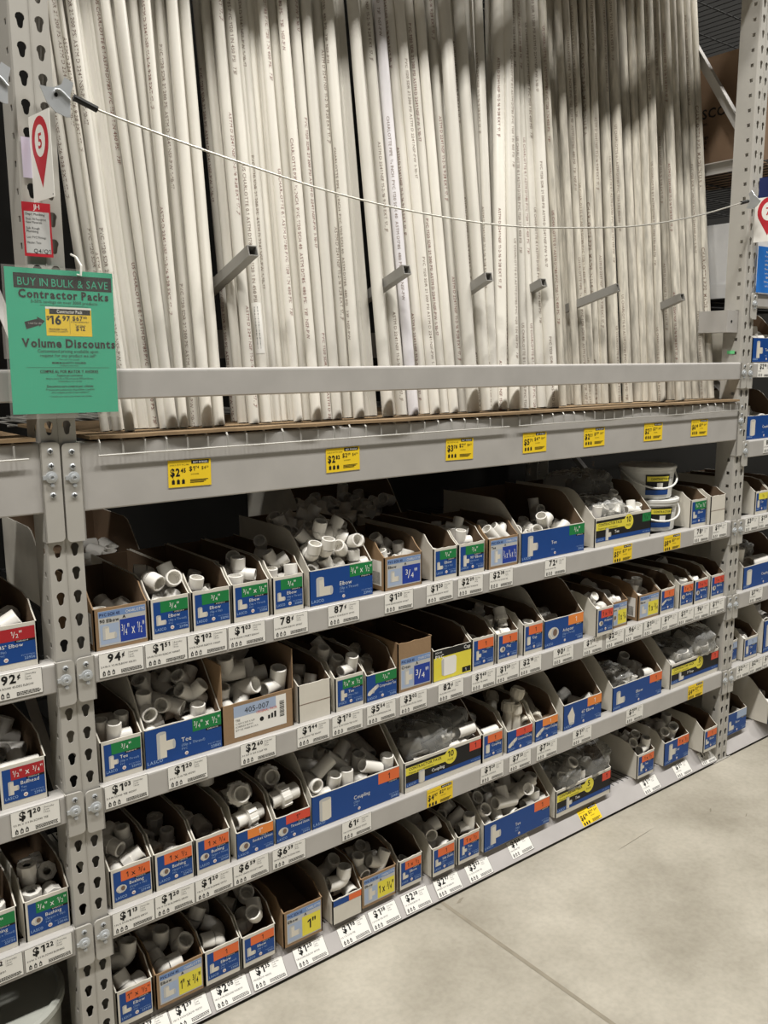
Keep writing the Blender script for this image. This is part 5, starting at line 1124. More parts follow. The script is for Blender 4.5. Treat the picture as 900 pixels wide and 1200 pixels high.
def contractor_label(root, c, d):
    w, hf = d['w'], d['hf']; y = -.0004
    x0, x1, z0, z1 = .006, w - .003, .016, hf - .009
    W, H = x1 - x0, z1 - z0
    lb = MB(); lb.rect(x0, z0, x1, z1, y, 'ink'); lb.rect(x0, z0, x1, z0 + H * .2, y - .0001, 'label_blue')
    L_ = lb.build('printed_label', root)
    st = MB(); st.rect(x0, z1 - H * .46, x0 + W * .52, z1 - H * .12, y - .0002, 'label_yellow')
    cx, cz, r = x0 + W * .58, z1 - H * .28, H * .36
    st.poly([(cx + r * math.cos(2 * PI * k / 22), cz + r * math.sin(2 * PI * k / 22)) for k in range(22)], y - .0003, 'label_yellow')
    st.build('yellow_strip', L_)
    b = MB(); b.rect(x1 - W * .16, z1 - H * .42, x1, z1 - .001, y - .0002, c[5]); b.build('size_badge', L_)
    pc = MB(); picture(c[8] if c[6] != 'P Trap' else 'elbow', x0 + W * .20, z0 + H * .29, H * .42, y - .0003, pc); pc.build('product_picture', L_)
    tx = [('CONTRACTOR PACK', x0 + W * .04, z1 - H * .27, H * .12, y - .0004, 'ink', True, 'l', W * .42),
          ('Paquete para contratistas', x0 + W * .04, z1 - H * .42, H * .085, y - .0004, 'ink', False, 'l', W * .42),
          (c[7], cx, cz - H * .02, H * .27, y - .0005, 'ink', True, 'c', r * 1.4), ('PACK', cx, cz - H * .2, H * .09, y - .0005, 'ink', False, 'c', r),
          (c[6], x0 + W * .33, z0 + H * .30, H * .13, y - .0004, 'ink_white', True, 'l', W * .25),
          (c[4], x1 - W * .08, z1 - H * .33, H * .24, y - .0004, 'ink', False, 'c', W * .13),
          ('LASCO', x0 + .004, z0 + H * .05, H * .1, y - .0004, 'ink_pale', True, 'l', None), ('PVC SCH 40', x1 - .004, z0 + H * .06, H * .07, y - .0004, 'ink_pale', False, 'r', None)]
    lettering(tx, L_)

def ship_label(root, c, d):
    w, hf = d['w'], d['hf']; y = -.0004
    x0, x1, z0, z1 = .032, w - .022, .012, hf - .008
    W, H = x1 - x0, z1 - z0
    lb = MB(); lb.rect(x0, z0, x1, z1, y, 'paper_white'); lb.rect(x0, z1 - H * .36, x1 - W * .2, z1, y - .0001, 'label_paleblue')
    L_ = lb.build('printed_label', root)
    bc = MB()
    for k in range(12):
        zz = z0 + H * .28 + k * H * .045
        bc.rect(x1 - W * .13, zz, x1 - W * .04, zz + H * (.02 if k % 3 else .03), y - .0002, 'ink')
    bc.poly([(x0 + W * .52 + .006 * math.cos(2 * PI * k / 12), z0 + H * .38 + .006 * math.sin(2 * PI * k / 12)) for k in range(12)], y - .0002, 'ink')
    for k in range(3): bc.rect(x0 + W * (.64 + .06 * k), z0 + H * .32, x0 + W * (.68 + .06 * k), z0 + H * (.44 + .04 * k), y - .0002, 'ink')
    bc.build('barcode', L_)
    tx = [('405-007', x0 + W * .2, z1 - H * .28, H * .17, y - .0003, 'ink', False, 'l', None), ('TEE', x0 + .004, z0 + H * .5, H * .07, y - .0003, 'ink', False, 'l', None)]
    for k, t in enumerate(('{3/4} SLIP X SLIP X SLIP', 'SCHEDULE 40 PVC', 'QTY 50  MADE IN U.S.A.')):
        tx.append((t, x0 + .004, z0 + H * (.40 - .1 * k), H * .05, y - .0003, 'ink', False, 'l', W * .45))
    tx.append(('ORIGINAL PACK', x0 + W * .42, z0 + H * .6, H * .08, y - .0003, 'badge_redorange', False, 'l', W * .4))
    lettering(tx, L_)

def cap_label(root, c, d):
    w, hf = d['w'], d['hf']; y = -.0004
    lb = MB(); lb.rect(.0, .002, w, hf - .022, y, 'label_yellow'); lb.rect(0, hf - .022, w, hf, y, 'ink')
    lb.rect(w - .036, .006, w - .002, .022, y - .0001, 'ink')
    r = random.Random(8)
    for k in range(22):
        xx, zz = r.uniform(.004, w - .01), r.uniform(.006, hf - .03)
        lb.poly([(xx, zz), (xx + r.uniform(.003, .008), zz + r.uniform(-.003, .002)), (xx + r.uniform(.002, .006), zz + r.uniform(.003, .007))], y - .0001, 'tag_yellow')
    L_ = lb.build('printed_label', root)
    p = MB(); cx = w * .40
    p.poly([(cx - .028, .016), (cx - .018, .012), (cx + .018, .012), (cx + .028, .016), (cx + .030, .060), (cx + .024, .068), (cx - .024, .068), (cx - .030, .060)], y - .0003, 'paper_white')
    p.poly([(cx - .028, .016), (cx - .020, .013), (cx - .020, .066), (cx - .030, .060)], y - .0004, 'paper_grey')
    p.build('product_picture', L_)
    lettering([('Cap', w - .004, hf - .015, .010, y - .0003, 'ink_white', True, 'r', None), ('SCH 40', .006, hf - .010, .005, y - .0003, 'ink_white', True, 'l', None),
               ('PVC', .006, hf - .026, .011, y - .0003, 'ink_white', True, 'l', None), ('1', w - .024, .009, .009, y - .0003, 'ink_white', True, 'l', None)], L_)

FLAB = {'elbow': 'elbow', 'street': 'street elbow', 'elbow45': '45 degree elbow', 'tee': 'tee', 'coupling': 'coupling', 'bushing': 'bushing', 'adapter': 'threaded adapter', 'union': 'union', 'long': 'compression coupling'}
SHORT = {}
for i, c in enumerate(CARTONS):
    d = carton_dims(c); st = c[3]
    outer = 'kraft' if st in 'KD' else 'white_board'
    root = carton_body(d, outer, i, st == 'N').build('carton', None, (d['x'], d['y'], d['z'] + .0005))
    tag(root, CWORDS[i][0], 'carton', 'cartons of pipe fittings')
    # a row of cartons is never perfectly straight
    if st == 'W': white_label(root, c, d, False)
    elif st == 'F': white_label(root, c, d, True)
    elif st == 'K': kraft_label(root, c, d)
    elif st == 'P': contractor_label(root, c, d)
    elif st == 'D': ship_label(root, c, d)
    elif st == 'C': cap_label(root, c, d)
    elif st == 'H':
        h = MB(); z1 = d['hf'] - .002; h.rect(.003, z1 - .018, d['w'] - .045, z1, -.0004, 'label_blue'); h.rect(d['w'] - .045, z1 - .018, d['w'] - .002, z1, -.0004, 'badge_orange'); h.build('printed_label', root)
    # contents
    kind, size = c[8], c[9]
    what = FLAB[kind] if kind else ''
    lim = d['hf'] + (.036 if d['w'] < .15 else .11)
    poses = [p for p in POSES.get(i, []) if (p[2] / 1000 < lim or kind == 'union') and not (p[1] < 22 and p[2] / 1000 > d['hf'] + .012)]
    if kind == 'long' and c[10]:
        w = d['w']; zt = d['hf']
        if c[12].get('stand'): poses = [[w * 380, 45, zt * 1000 + 2, 0, -140, 40], [w * 700, 60, zt * 1000 + 40, 0, -125, -60], [w * 640, 35, zt * 1000 - 8, 0, -150, 160], [w * 350, 110, zt * 1000 + 20, 0, -60, 80]]
        elif size > 1.05: poses = [[w * 260, 88, zt * 1000 + 2, 0, -14, 96], [w * 700, 100, zt * 1000 + 2, 0, -14, 98], [w * 300, 250, zt * 1000 + 45, 0, -18, 92], [w * 690, 262, zt * 1000 + 45, 0, -18, 88]]
        else: poses = [[w * 300, 80, 62, 0, -10, 90], [w * 680, 90, 62, 0, -10, 95], [w * 500, 150, 84, 0, -10, 60], [w * 300, 220, 84, 0, -10, 90]]
    me = fitting_mesh(kind)
    for (px, py, pz, ea, eb, ec) in poses:
        o = link(kind.replace('45', '_45') + '_fitting' if kind != 'long' else 'compression_coupling', me, None, (d['x'] + px / 1000, d['y'] + py / 1000, d['z'] + .0005 + pz / 1000))
        o.rotation_euler = (ea / 100, eb / 100, ec / 100); o.scale = (size,) * 3
        tag(o, 'white %s in the %s' % (what, CWORDS[i][1]), 'pipe fitting', 'fittings in the ' + CWORDS[i][1])

# ------------------------------------------------------------------ clear bags of fittings
def bag(x0, x1, y0, y1, z0, z1, label, seed, cuts=24, amp=.012):
    mb = MB(); nx, ny = cuts * 2, cuts
    rr = random.Random(seed); ox = rr.uniform(0, 50)
    cx, cy, cz = (x0 + x1) / 2, (y0 + y1) / 2, (z0 + z1) / 2
    v = []
    for jj in range(ny + 1):
        ph = PI * jj / ny - PI / 2
        for i in range(nx):
            th = 2 * PI * i / nx
            e = .55
            def sp(a): return math.copysign(abs(a) ** e, a)
            p = Vector((sp(math.cos(ph)) * sp(math.cos(th)), sp(math.cos(ph)) * sp(math.sin(th)), sp(math.sin(ph))))
            q = Vector((p.x * 2.6 + ox, p.y * 2.2, p.z * 2.4 + seed))
            n1 = noise.noise(q * 1.0); n2 = 1 - 2 * abs(noise.noise(q * 2.1)); n3 = 1 - 2 * abs(noise.noise(q * 4.3 + Vector((3, 1, 7))))
            k = n1 * .8 + n2 * .6 + n3 * .3 - .6
            v.append((cx + p.x * ((x1 - x0) / 2 + k * amp), cy + p.y * ((y1 - y0) / 2 + k * amp), max(z0, cz + p.z * ((z1 - z0) / 2 + k * amp * 1.3))))
    f = [(jj * nx + i, jj * nx + (i + 1) % nx, (jj + 1) * nx + (i + 1) % nx, (jj + 1) * nx + i) for jj in range(ny) for i in range(nx)]
    mb.add(v, f, 'bag_film')
    o = mb.build('clear_bag', smooth=True, angle=1.0)
    return tag(o, label, 'bag', 'clear bags of fittings')
S = SHELF
bag(1.752, 1.93, .016, .21, S['S1'] + .052, S['S1'] + .15, 'crumpled clear bag of tees at the front of the top shelf contractor pack carton', 1)
bag(1.80, 2.035, .14, .34, S['S1'] + .09, S['S1'] + .225, 'crumpled clear bag of tees behind, in the top shelf contractor pack carton', 2)
bag(.93, 1.14, .016, .20, S['S3'] + .052, S['S3'] + .165, 'shiny clear bag of couplings bulging from the lower shelf contractor pack carton', 3)
bag(1.05, 1.215, .03, .24, S['S3'] + .06, S['S3'] + .175, 'second clear bag of couplings in the lower shelf contractor pack carton', 4)
bag(2.23, 2.40, .016, .22, S['S3'] + .052, S['S3'] + .15, 'clear bag lying flat in the contractor pack carton by the far upright', 5)
bag(2.36, 2.535, .0, .22, S['S3'] + .075, S['S3'] + .19, 'clear bag with a pipe end poking out by the far upright', 6)
bag(1.60, 1.75, .02, .20, S['S4'] + .052, S['S4'] + .165, 'clear bag of tees at the near end of the bottom shelf contractor pack carton', 7)
bag(1.73, 1.915, .02, .21, S['S4'] + .06, S['S4'] + .185, 'clear bag of tees hanging over the far end of the bottom shelf contractor pack carton', 8)
bag(1.89, 2.02, .02, .17, S['S3'] + .04, S['S3'] + .13, 'clear bag of elbows inside the wide elbow carton', 9)
bag(2.70, 2.93, .08, .30, S['R4'] + .06, S['R4'] + .17, 'grey clear bag behind large couplings past the far upright', 10)
bag(2.66, 2.86, .08, .25, S['R2'] + .055, S['R2'] + .115, 'grey clear bag on the coupling carton past the far upright', 11)

# ------------------------------------------------------------------ buckets
def bucket(x, y, z, label, h=.118):
    root = empty('bucket', (x, y, z), label, 'bucket', 'lidded buckets')
    rt, rb_ = .098, .088
    b = MB(); b.lathe([(.0001, 0), (rb_ - .003, 0), (rb_, .004), (rt - .002, h - .022), (rt + .003, h - .021), (rt + .003, h - .012), (rt - .001, h - .010), (rt - .001, h - .004)], 'bucket_white', 40)
    b.build('body', root, smooth=True, angle=.5)
    l = MB(); l.lathe([(rt + .002, h - .012), (rt + .006, h - .010), (rt + .006, h - .002), (rt + .003, h), (rt - .006, h), (rt - .009, h - .004), (.0001, h - .004)], 'bucket_white', 40)
    l.build('lid', root, smooth=True, angle=.5)
    # wrapped label, centred on the side that faces the aisle
    def band(z0, z1, a0, a1, m, mb, e):
        n = 16; v = []
        for k in range(n + 1):
            a = a0 + (a1 - a0) * k / n
            for zz in (z0, z1):
                r = rb_ + (rt - rb_) * (zz / (h - .022)) + e
                v.append((r * math.sin(a), -r * math.cos(a), zz))
        mb.add(v, [(2 * k, 2 * k + 2, 2 * k + 3, 2 * k + 1) for k in range(n)], m)
    lb = MB(); band(.016, .090, -.55, .42, 'ink', lb, .0012); band(.016, .034, -.55, .42, 'label_blue', lb, .0016); band(.066, .084, -.50, .38, 'label_yellow', lb, .0016)
    band(.040, .060, -.12, .12, 'paper_white', lb, .0018)
    lab = lb.build('printed_label', root)
    tx = MB()
    vs, fs, w = text_geo('CONTRACTOR PACK', True); k = .0075
    pts = []
    for a, bb in vs:
        zz = .071 + bb * k; r = rb_ + (rt - rb_) * (zz / (h - .022)) + .0020
        t = -.36 + a * k * .8 / r
        pts.append((r * math.sin(t), -r * math.cos(t), zz))
    tx.add(pts, fs, 'ink'); tx.build('lettering', lab)
    hd = MB(); pts = []
    for k in range(21):
        a = PI * k / 20
        pts.append((-(rt + .006) * math.cos(a), -math.sin(a) * (rt + .012), h - .018 - math.sin(a) * .058))
    hd.tube(pts, .0036, 'bucket_white', 8); hb = hd.build('handle', root, smooth=True)
    root.rotation_euler.z = -.45
    return root
bucket(2.186, .118, 1.0055, 'white lidded bucket standing on the top shelf, lower of the two')
bucket(2.176, .128, 1.1245, 'white lidded bucket stacked on another bucket')

# big drum at the foot of the near upright
dr = empty('drum', (-.20, .125, 0), 'big round grey drum on the floor before the near upright', 'drum')
m_ = MB(); m_.lathe([(.0001, 0), (.135, 0), (.145, .02), (.150, .19), (.155, .20), (.155, .212)], 'drum_grey', 44); m_.build('body', dr, smooth=True, angle=.5)
m_ = MB(); m_.lathe([(.156, .196), (.160, .200), (.160, .214), (.154, .220), (.147, .220), (.142, .212), (.0001, .214)], 'drum_grey', 44); m_.build('lid', dr, smooth=True, angle=.5)

# ------------------------------------------------------------------ price tags
def price_tag(price, desc, x, z, y=-.0060, yellow=False, rot=0.0, tilt=0.0, label='', extra='', w=.101, h=.0545, peel=False):
    """tag whose upper edge is at z"""
    root = MB()
    if yellow:
        root.box(-w / 2, w / 2, 0, .0006, -h, 0, 'tag_yellow')
        root.rect(.004, -.0095, w / 2 - .005, -.0015, -.0002, 'ink')
    else:
        root.box(-w / 2, w / 2, 0, .0006, -h, 0, 'paper_white')
        root.frame(-w / 2, -h, w / 2, 0, .0008, -.0001, 'ink')
    o = root.build('price_tag', None, (x, y, z))
    o.rotation_euler = (tilt, rot, 0)
    tag(o, label, 'price tag', 'yellow price tags' if yellow else 'white price tags')
    big = MB(); fine = MB(); Y = -.0003
    if yellow:
        big.text(price, -.029, -.035, .0165, Y, 'ink', 'heavy', 'c', .036)
        big.text(extra or '$2^09^', .010, -.025, .0100, Y, 'ink', True, 'c', .024)
        big.text('$4^20^', .037, -.023, .0070, Y, 'ink', False, 'c', .018)
        fine.text('BUY IN BULK', .0265, -.0078, .0042, Y - .0001, 'ink_white', True, 'c', .036)
        fine.text(desc, -w / 2 + .004, -.012, .0030, Y, 'ink', False, 'l', .046)
        fine.text('SAVE MORE', .012, -.034, .0028, Y, 'ink', False, 'c', .02)
        for k in range(3):
            fine.rect(-.044 + k * .012, -.053, -.037 + k * .012, -.044, Y, 'ink')
            fine.poly([(-.042 + k * .012, -.044), (-.039 + k * .012, -.044), (-.0405 + k * .012, -.0405)], Y, 'ink')
        for k in range(3): fine.rect(.0, -.046 - .003 * k, .044 - .005 * k, -.0445 - .003 * k, Y, 'ink')
    else:
        big.text(price, -.012, -.0215, .0175, Y, 'ink', 'heavy', 'c', .050)
        for k, t in enumerate(('Everyday', 'Low', 'Price')):
            fine.text(t, .019, -.0095 - .0056 * k, .0034, Y, 'ink', False, 'l', None)
        fine.rect(.0165, -.021, .0168, -.005, Y, 'ink')
        fine.text(desc, -w / 2 + .004, -.0325, .0042, Y, 'ink', False, 'l', w - .022)
        for k in range(3):
            cx = -.040 + k * .0105
            fine.rect(cx - .003, -.0505, cx + .003, -.0425, Y, 'ink'); fine.poly([(cx - .0022, -.0425), (cx + .0022, -.0425), (cx, -.0385)], Y, 'ink')
            fine.text('38B41'[k], cx, -.0488, .0048, Y - .0001, 'paper_white', True, 'c', None)
        r = random.Random(hash_i(desc + price))
        for k in range(3):
            xx = -.002
            while xx < .043:
                ln = r.uniform(.001, .005); fine.rect(xx, -.0445 - .003 * k, min(xx + ln, .046), -.0428 - .003 * k, Y, 'ink'); xx += ln + .0008
    big.build('price', o); fine.build('fine_print', o)
    return o
TAGS = {
 'S1': [('94^\u00a2^', .101, '3/4 IN X 1/2 IN ELBOW 406101'), ('$1^51^', .206, '3/4 IN SCH40 ELBOW 409007'), ('$1^02^', .3085, '3/4 IN SCH40 ELBOW 410007'), ('$1^03^', .413, '3/4 IN SCH40 STREET ELBOW'), ('78^\u00a2^', .537, '3/4 IN SCH40 ELBOW 407007'), ('87^\u00a2^', .699, '3/4 IN X 1/2 IN ELBOW 407101'),
        ('$1^20^', .884, '3/4 IN SCH40 ELBOW 410-007'), ('$1^20^', 1.033, '3/4 IN SCH40 ELBOW 406007'), ('$2^09^', 1.153, '3/4 IN SIDE OUT 90 ELBOW'), ('$2^38^', 1.280, '3/4 X 3/4 X 1/2 SCH40 TEE'), ('72^\u00a2^', 1.524, '3/4 IN SCH40 TEE'),
        ('Y$5^97^', 1.868, '3/4 IN TEE 10 PACK'), ('Y$8^98^', 2.155, '3/4 IN ELBOW BUCKET'), ('78^\u00a2^', 2.341, '3/4 X 1/2 IN ELBOW'), ('$1^14^', 2.465, '3/4 IN ELBOW')],
 'S2': [('$1^03^', .095, '3/4 IN SCH40 TEE 402007'), ('$1^20^', .244, '3/4 X 1/2 IN TEE 402101'), ('$2^60^', .434, '3/4 SLIP X SLIP X SLIP TEE'), ('$1^44^', .597, '3/4 IN SCH40 TEE 406007'), ('$1^70^', .706, '3/4 X 1/2 IN SCH40 TEE 401101'), ('$5^54^', .820, '3/4 IN PVC COMPRESSION TEE'), ('$3^02^', .935, '3/4 IN SCH40 CROSS 420007'), ('82^\u00a2^', 1.078, '1 IN SCH40 CAP 447010'),
        ('$1^40^', 1.211, '1 IN SCH40 TEE 448010'), ('$1^20^', 1.3145, '1 IN SCH40 PLUG'), ('$2^18^', 1.418, '1 IN SCH40 CAP'), ('90^\u00a2^', 1.574, '1 IN SCH40 ADAPTER 436010'), ('$1^38^', 1.724, '1 IN X 3/4 IN ADAPTER'), ('$2^23^', 1.843, '1 X 3/4 IN ADAPTER'), ('96^\u00a2^', 1.950, '1 IN ADAPTER'), ('$1^25^', 2.058, '1 X 3/4 ELBOW'), ('$1^29^', 2.164, '1 IN NIPPLE'), ('$1^17^', 2.2685, '1 X 3/4 IN BUSHING'), ('96^\u00a2^', 2.372, '1 X 1/2 IN BUSHING'), ('$1^12^', 2.478, '1 X 1/2 IN BUSHING')],
 'S3': [('$1^13^', .094, '1 IN X 3/4 IN BUSHING 438131'), ('$1^20^', .1965, '1 IN X 1/2 IN BUSHING 438130'), ('$1^20^', .299, '1 IN X 3/4 IN BUSHING 439131'), ('$6^59^', .402, '1 IN PVC UNION SOCKET 34891'), ('$6^59^', .514, '1 IN PVC UNION TH SCH40 34892'), ('61^\u00a2^', .732, '1 IN SCH40 COUPLING 429010'), ('Y$4^97^', 1.037, '1 IN COUPLING 10 PACK'), ('$1^20^', 1.254, '1 IN SCH40 COUPLING'), ('$7^33^', 1.379, '1 IN COMPRESSION COUPLING'), ('$7^26^', 1.506, '1 IN REPAIR COUPLING'), ('$1^37^', 1.684, '1 IN 45 DEG ELBOW'), ('$1^09^', 1.975, '1 IN SCH40 ELBOW'), ('Y$4^98^', 2.360, '1 IN ELBOW 5 PACK')],
 'S4': [('$1^19^', .108, '1 X 1/2 IN ELBOW'), ('$1^39^', .212, '1 IN X 3/4 IN ELBOW 406131'), ('$2^08^', .326, '1 IN X 3/4 IN REDUCING 90 ELBOW'), ('$1^35^', .437, '1 IN ELBOW 406010'), ('$1^20^', .569, '1 IN SCH40 ELBOW 407010'), ('$1^98^', .715, '1 X 1 X 1/2 IN TEE'), ('$1^38^', .825, '1 X 3/4 IN TEE 401131'), ('$2^38^', .947, '1 X 1/2 IN ELBOW 90'), ('$2^97^', 1.073, '1 IN SIDE OUT 90 ELBOW'), ('$3^02^', 1.204, '1 X 1/2 IN SCH40 TEE'), ('$1^28^', 1.397, '1 IN SCH40 TEE'), ('Y$6^98^', 1.747, '1 IN TEE 5 PACK'), ('$1^70^', 2.104, '1 X 1/2 IN TEE'), ('$1^55^', 2.312, '1 X 1/2 IN TEE'), ('$1^78^', 2.485, '1 IN ELBOW')],
 'L': [('92^\u00a2^', -.119, '1/2 IN SCH40 45-DEG ELBOW', 1.0035), ('$1^20^', -.103, '1/2 IN X 3/4 IN SCH40 TEE', .7045), ('$1^22^', -.098, '3/4 IN X 1/2 IN SCH40 BUSHING', .3885), ('$1^22^', -.203, '1/2 IN BUSHING 438101', .3885)],
 'R': [('$2^98^', 2.715, '1 IN TEE', 1.607), ('87^\u00a2^', 2.795, '1 IN COUPLING', 1.309), ('$3^27^', 2.695, '1/2 IN CAP', 1.002), ('$1^28^', 2.80, '1/2 IN CAP', 1.002), ('$7^98^', 2.765, '2 IN COUPLING', .698), ('$2^24^', 2.70, '1 IN CAP', .388), ('$2^38^', 2.803, '1 IN CAP', .388), ('$1^64^', 2.906, '1 IN TEE', .388)],
}
NM = {'S1': 'beam under the top carton row', 'S2': 'beam under the middle carton row', 'S3': 'beam under the lower carton row', 'S4': 'sloped kick plate', 'L': 'beams before the near upright', 'R': 'beams past the far upright'}
def spoken(p): return p.replace('^', '').replace('\u00a2', ' cents').replace('Y', '')
for sh, L_ in TAGS.items():
    for k, t in enumerate(L_):
        pr, x, de = t[0], t[1], t[2]
        yl = pr[0] == 'Y'; pp = pr.lstrip('Y')
        lab = '%s price tag reading %s, %s along the %s' % ('yellow' if yl else 'white', spoken(pp), ORD[k], NM[sh])
        rj = random.Random(k * 7 + len(sh) + hash_i(de)); rot = rj.uniform(-.012, .012)
        if sh == 'S4':
            price_tag(pp, de, x + .016, .0640 if 1.3 < x < 1.5 else .0580, .0363 if 1.3 < x < 1.5 else .0315, yl, rot * 3, -.68, lab)
            continue
        z = (t[3] if len(t) > 3 else SHELF[sh] - .0015)
        price_tag(pp, de, x, z - (.0 if not yl else .004), -.0056 if not yl else -.0058, yl, rot, 0, lab)
for k, (pr, x, ex, de) in enumerate((('$2^45^', .283, '$1^74^', '3/4 IN X 10 FT PVC PIPE'), ('$2^82^', .703, '$2^09^', '3/4 IN X 10 FT PVC SCH40'), ('$3^78^', 1.106, '$2^97^', '1 IN X 10 FT PVC PIPE'), ('$5^71^', 1.414, '$4^19^', '1 IN X 10 FT PVC SCH40'), ('$2^21^', 1.695, '$1^99^', '1/2 IN X 10 FT PVC'), ('$2^77^', 2.011, '$2^02^', '1/2 IN X 10 FT PVC SCH40'), ('$6^48^', 2.290, '$3^62^', '1 1/4 IN X 10 FT PVC'))):
    price_tag(pr, de, x, 1.4085, -.0058, True, random.Random(k).uniform(-.02, .02), 0, 'yellow bulk price tag reading %s, %s along the deep load beam' % (spoken(pr), ORD[k]), ex, .104, .060)

# ------------------------------------------------------------------ security cable and its hooks
def hook_plate(loc, rz, ry, label, mirror=1):
    root = empty('hook_plate', loc, label, 'hook plate')
    mb = MB()
    pts = [(-.030, .012), (-.016, -.016), (.0, -.030), (.022, -.036), (.028, -.034), (.026, .004), (.031, .030), (.014, .036), (.009, .022), (-.004, .014), (-.016, .012)]
    if mirror < 0: pts = [(-a, b) for a, b in reversed(pts)]
    mb.extrude(pts, -.0015, .0015, 'zinc'); mb.build('plate', root)
    e = MB(); e.tube([(mirror * a, -.004, b) for a, b in ((-.004, .004), (-.002, .010), (.006, .011), (.014, .006), (.026, -.004))], .0024, 'zinc', 8)
    e.poly([(mirror * .0 + .0035 * math.cos(2 * PI * k / 10), .001 + .0045 * math.sin(2 * PI * k / 10)) for k in range(10)], -.0018, 'ink'); e.build('eyelet', root)
    root.rotation_euler = (0, ry, rz)
    return root
hook_plate((.034, -.018, 2.128), -.15, .10, 'zinc hook plate on the near upright at the start of the cable')
hook_plate((-.080, -.020, 2.135), .1, .1, 'zinc hook plate cut by the picture edge beside the near upright', 1)
cb = empty('security_cable', (.062, -.03, 2.122), 'thin grey steel cable sagging across the front of the pipes', 'cable')
cp = [(.062, 2.1225), (.10, 2.110), (.256, 2.078), (.456, 2.044), (.685, 2.012), (.952, 1.993), (1.264, 1.990), (1.633, 2.017), (1.887, 2.048), (2.169, 2.103), (2.418, 2.167), (2.47, 2.180)]
def smoothpath(P, n=6):
    out = []
    for i in range(len(P) - 1):
        p0, p1, p2, p3 = P[max(i - 1, 0)], P[i], P[i + 1], P[min(i + 2, len(P) - 1)]
        for k in range(n):
            t = k / n
            out.append(tuple(.5 * ((2 * p1[a]) + (-p0[a] + p2[a]) * t + (2 * p0[a] - 5 * p1[a] + 4 * p2[a] - p3[a]) * t * t + (-p0[a] + 3 * p1[a] - 3 * p2[a] + p3[a]) * t ** 3) for a in range(2)))
    return out + [P[-1]]
mb = MB(); mb.tube([(x - .062, -.01, z - 2.122) for x, z in smoothpath(cp)], .0024, 'cable_grey', 8); mb.build('wire', cb, smooth=True)
mb = MB(); mb.tube([(-.002, -.01, .002), (.043, -.01, -.013)], .0062, 'black_rubber', 10); mb.build('sleeve', cb, smooth=True)
mb = MB(); mb.tube([(2.360, -.01, .046), (2.402, -.01, .056)], .0062, 'black_rubber', 10); mb.build('sleeve', cb, smooth=True)
hook_plate((2.50, -.035, 2.178), 1.2, .9, 'zinc hook plate on the far upright at the end of the cable', -1)

# ------------------------------------------------------------------ poster, tags and notices
ps = empty('poster', (.018, -.030, 1.806), 'green bulk savings poster in a clear sleeve hung on the near upright', 'poster')
ps.rotation_euler = (0, .012, 0)
s_ = MB(); s_.box(-.112, .105, .0008, .0014, -.292, 0, 'sleeve_film'); s_.box(-.112, .105, -.0016, -.0010, -.292, 0, 'sleeve_film'); s_.build('clear_sleeve', ps)
PW, PH = .211, .278
px0, px1, pz1 = -.107, .102, -.004; pz0 = pz1 - PH
s_ = MB(); s_.rect(px0, pz0, px1, pz1, 0, 'poster_green'); paper = s_.build('green_sheet', ps)
def pu(u): return px0 + u * (px1 - px0)
def pv(v): return pz1 - v * PH
s_ = MB(); s_.rect(pu(.075), pv(.135), pu(.985), pv(.035), -.0002, 'ink')
s_.rect(pu(.345), pv(.455), pu(.775), pv(.265), -.0002, 'tag_yellow'); s_.rect(pu(.345), pv(.27), pu(.775), pv(.255), -.0003, 'paper_white'); s_.rect(pu(.38), pv(.305), pu(.765), pv(.268), -.0003, 'ink'); s_.rect(pu(.565), pv(.44), pu(.567), pv(.32), -.0003, 'ink')
s_.poly([(pu(.165), pv(.415)), (pu(.285), pv(.385)), (pu(.278), pv(.40)), (pu(.335), pv(.355)), (pu(.262), pv(.325)), (pu(.27), pv(.34)), (pu(.15), pv(.365))], -.0002, 'ink')
s_.rect(pu(.14), pv(.678), pu(.93), pv(.676), -.0002, 'ink'); s_.rect(pu(.30), pv(.248), pu(.75), pv(.246), -.0002, 'ink')
s_.build('printed_blocks', paper)
def ptx(t, u, v, h, m='ink', bold=False, al='c', mw=None): return (t, pu(u), pv(v), h, -.0004, m, bold, al, mw)
W_ = px1 - px0
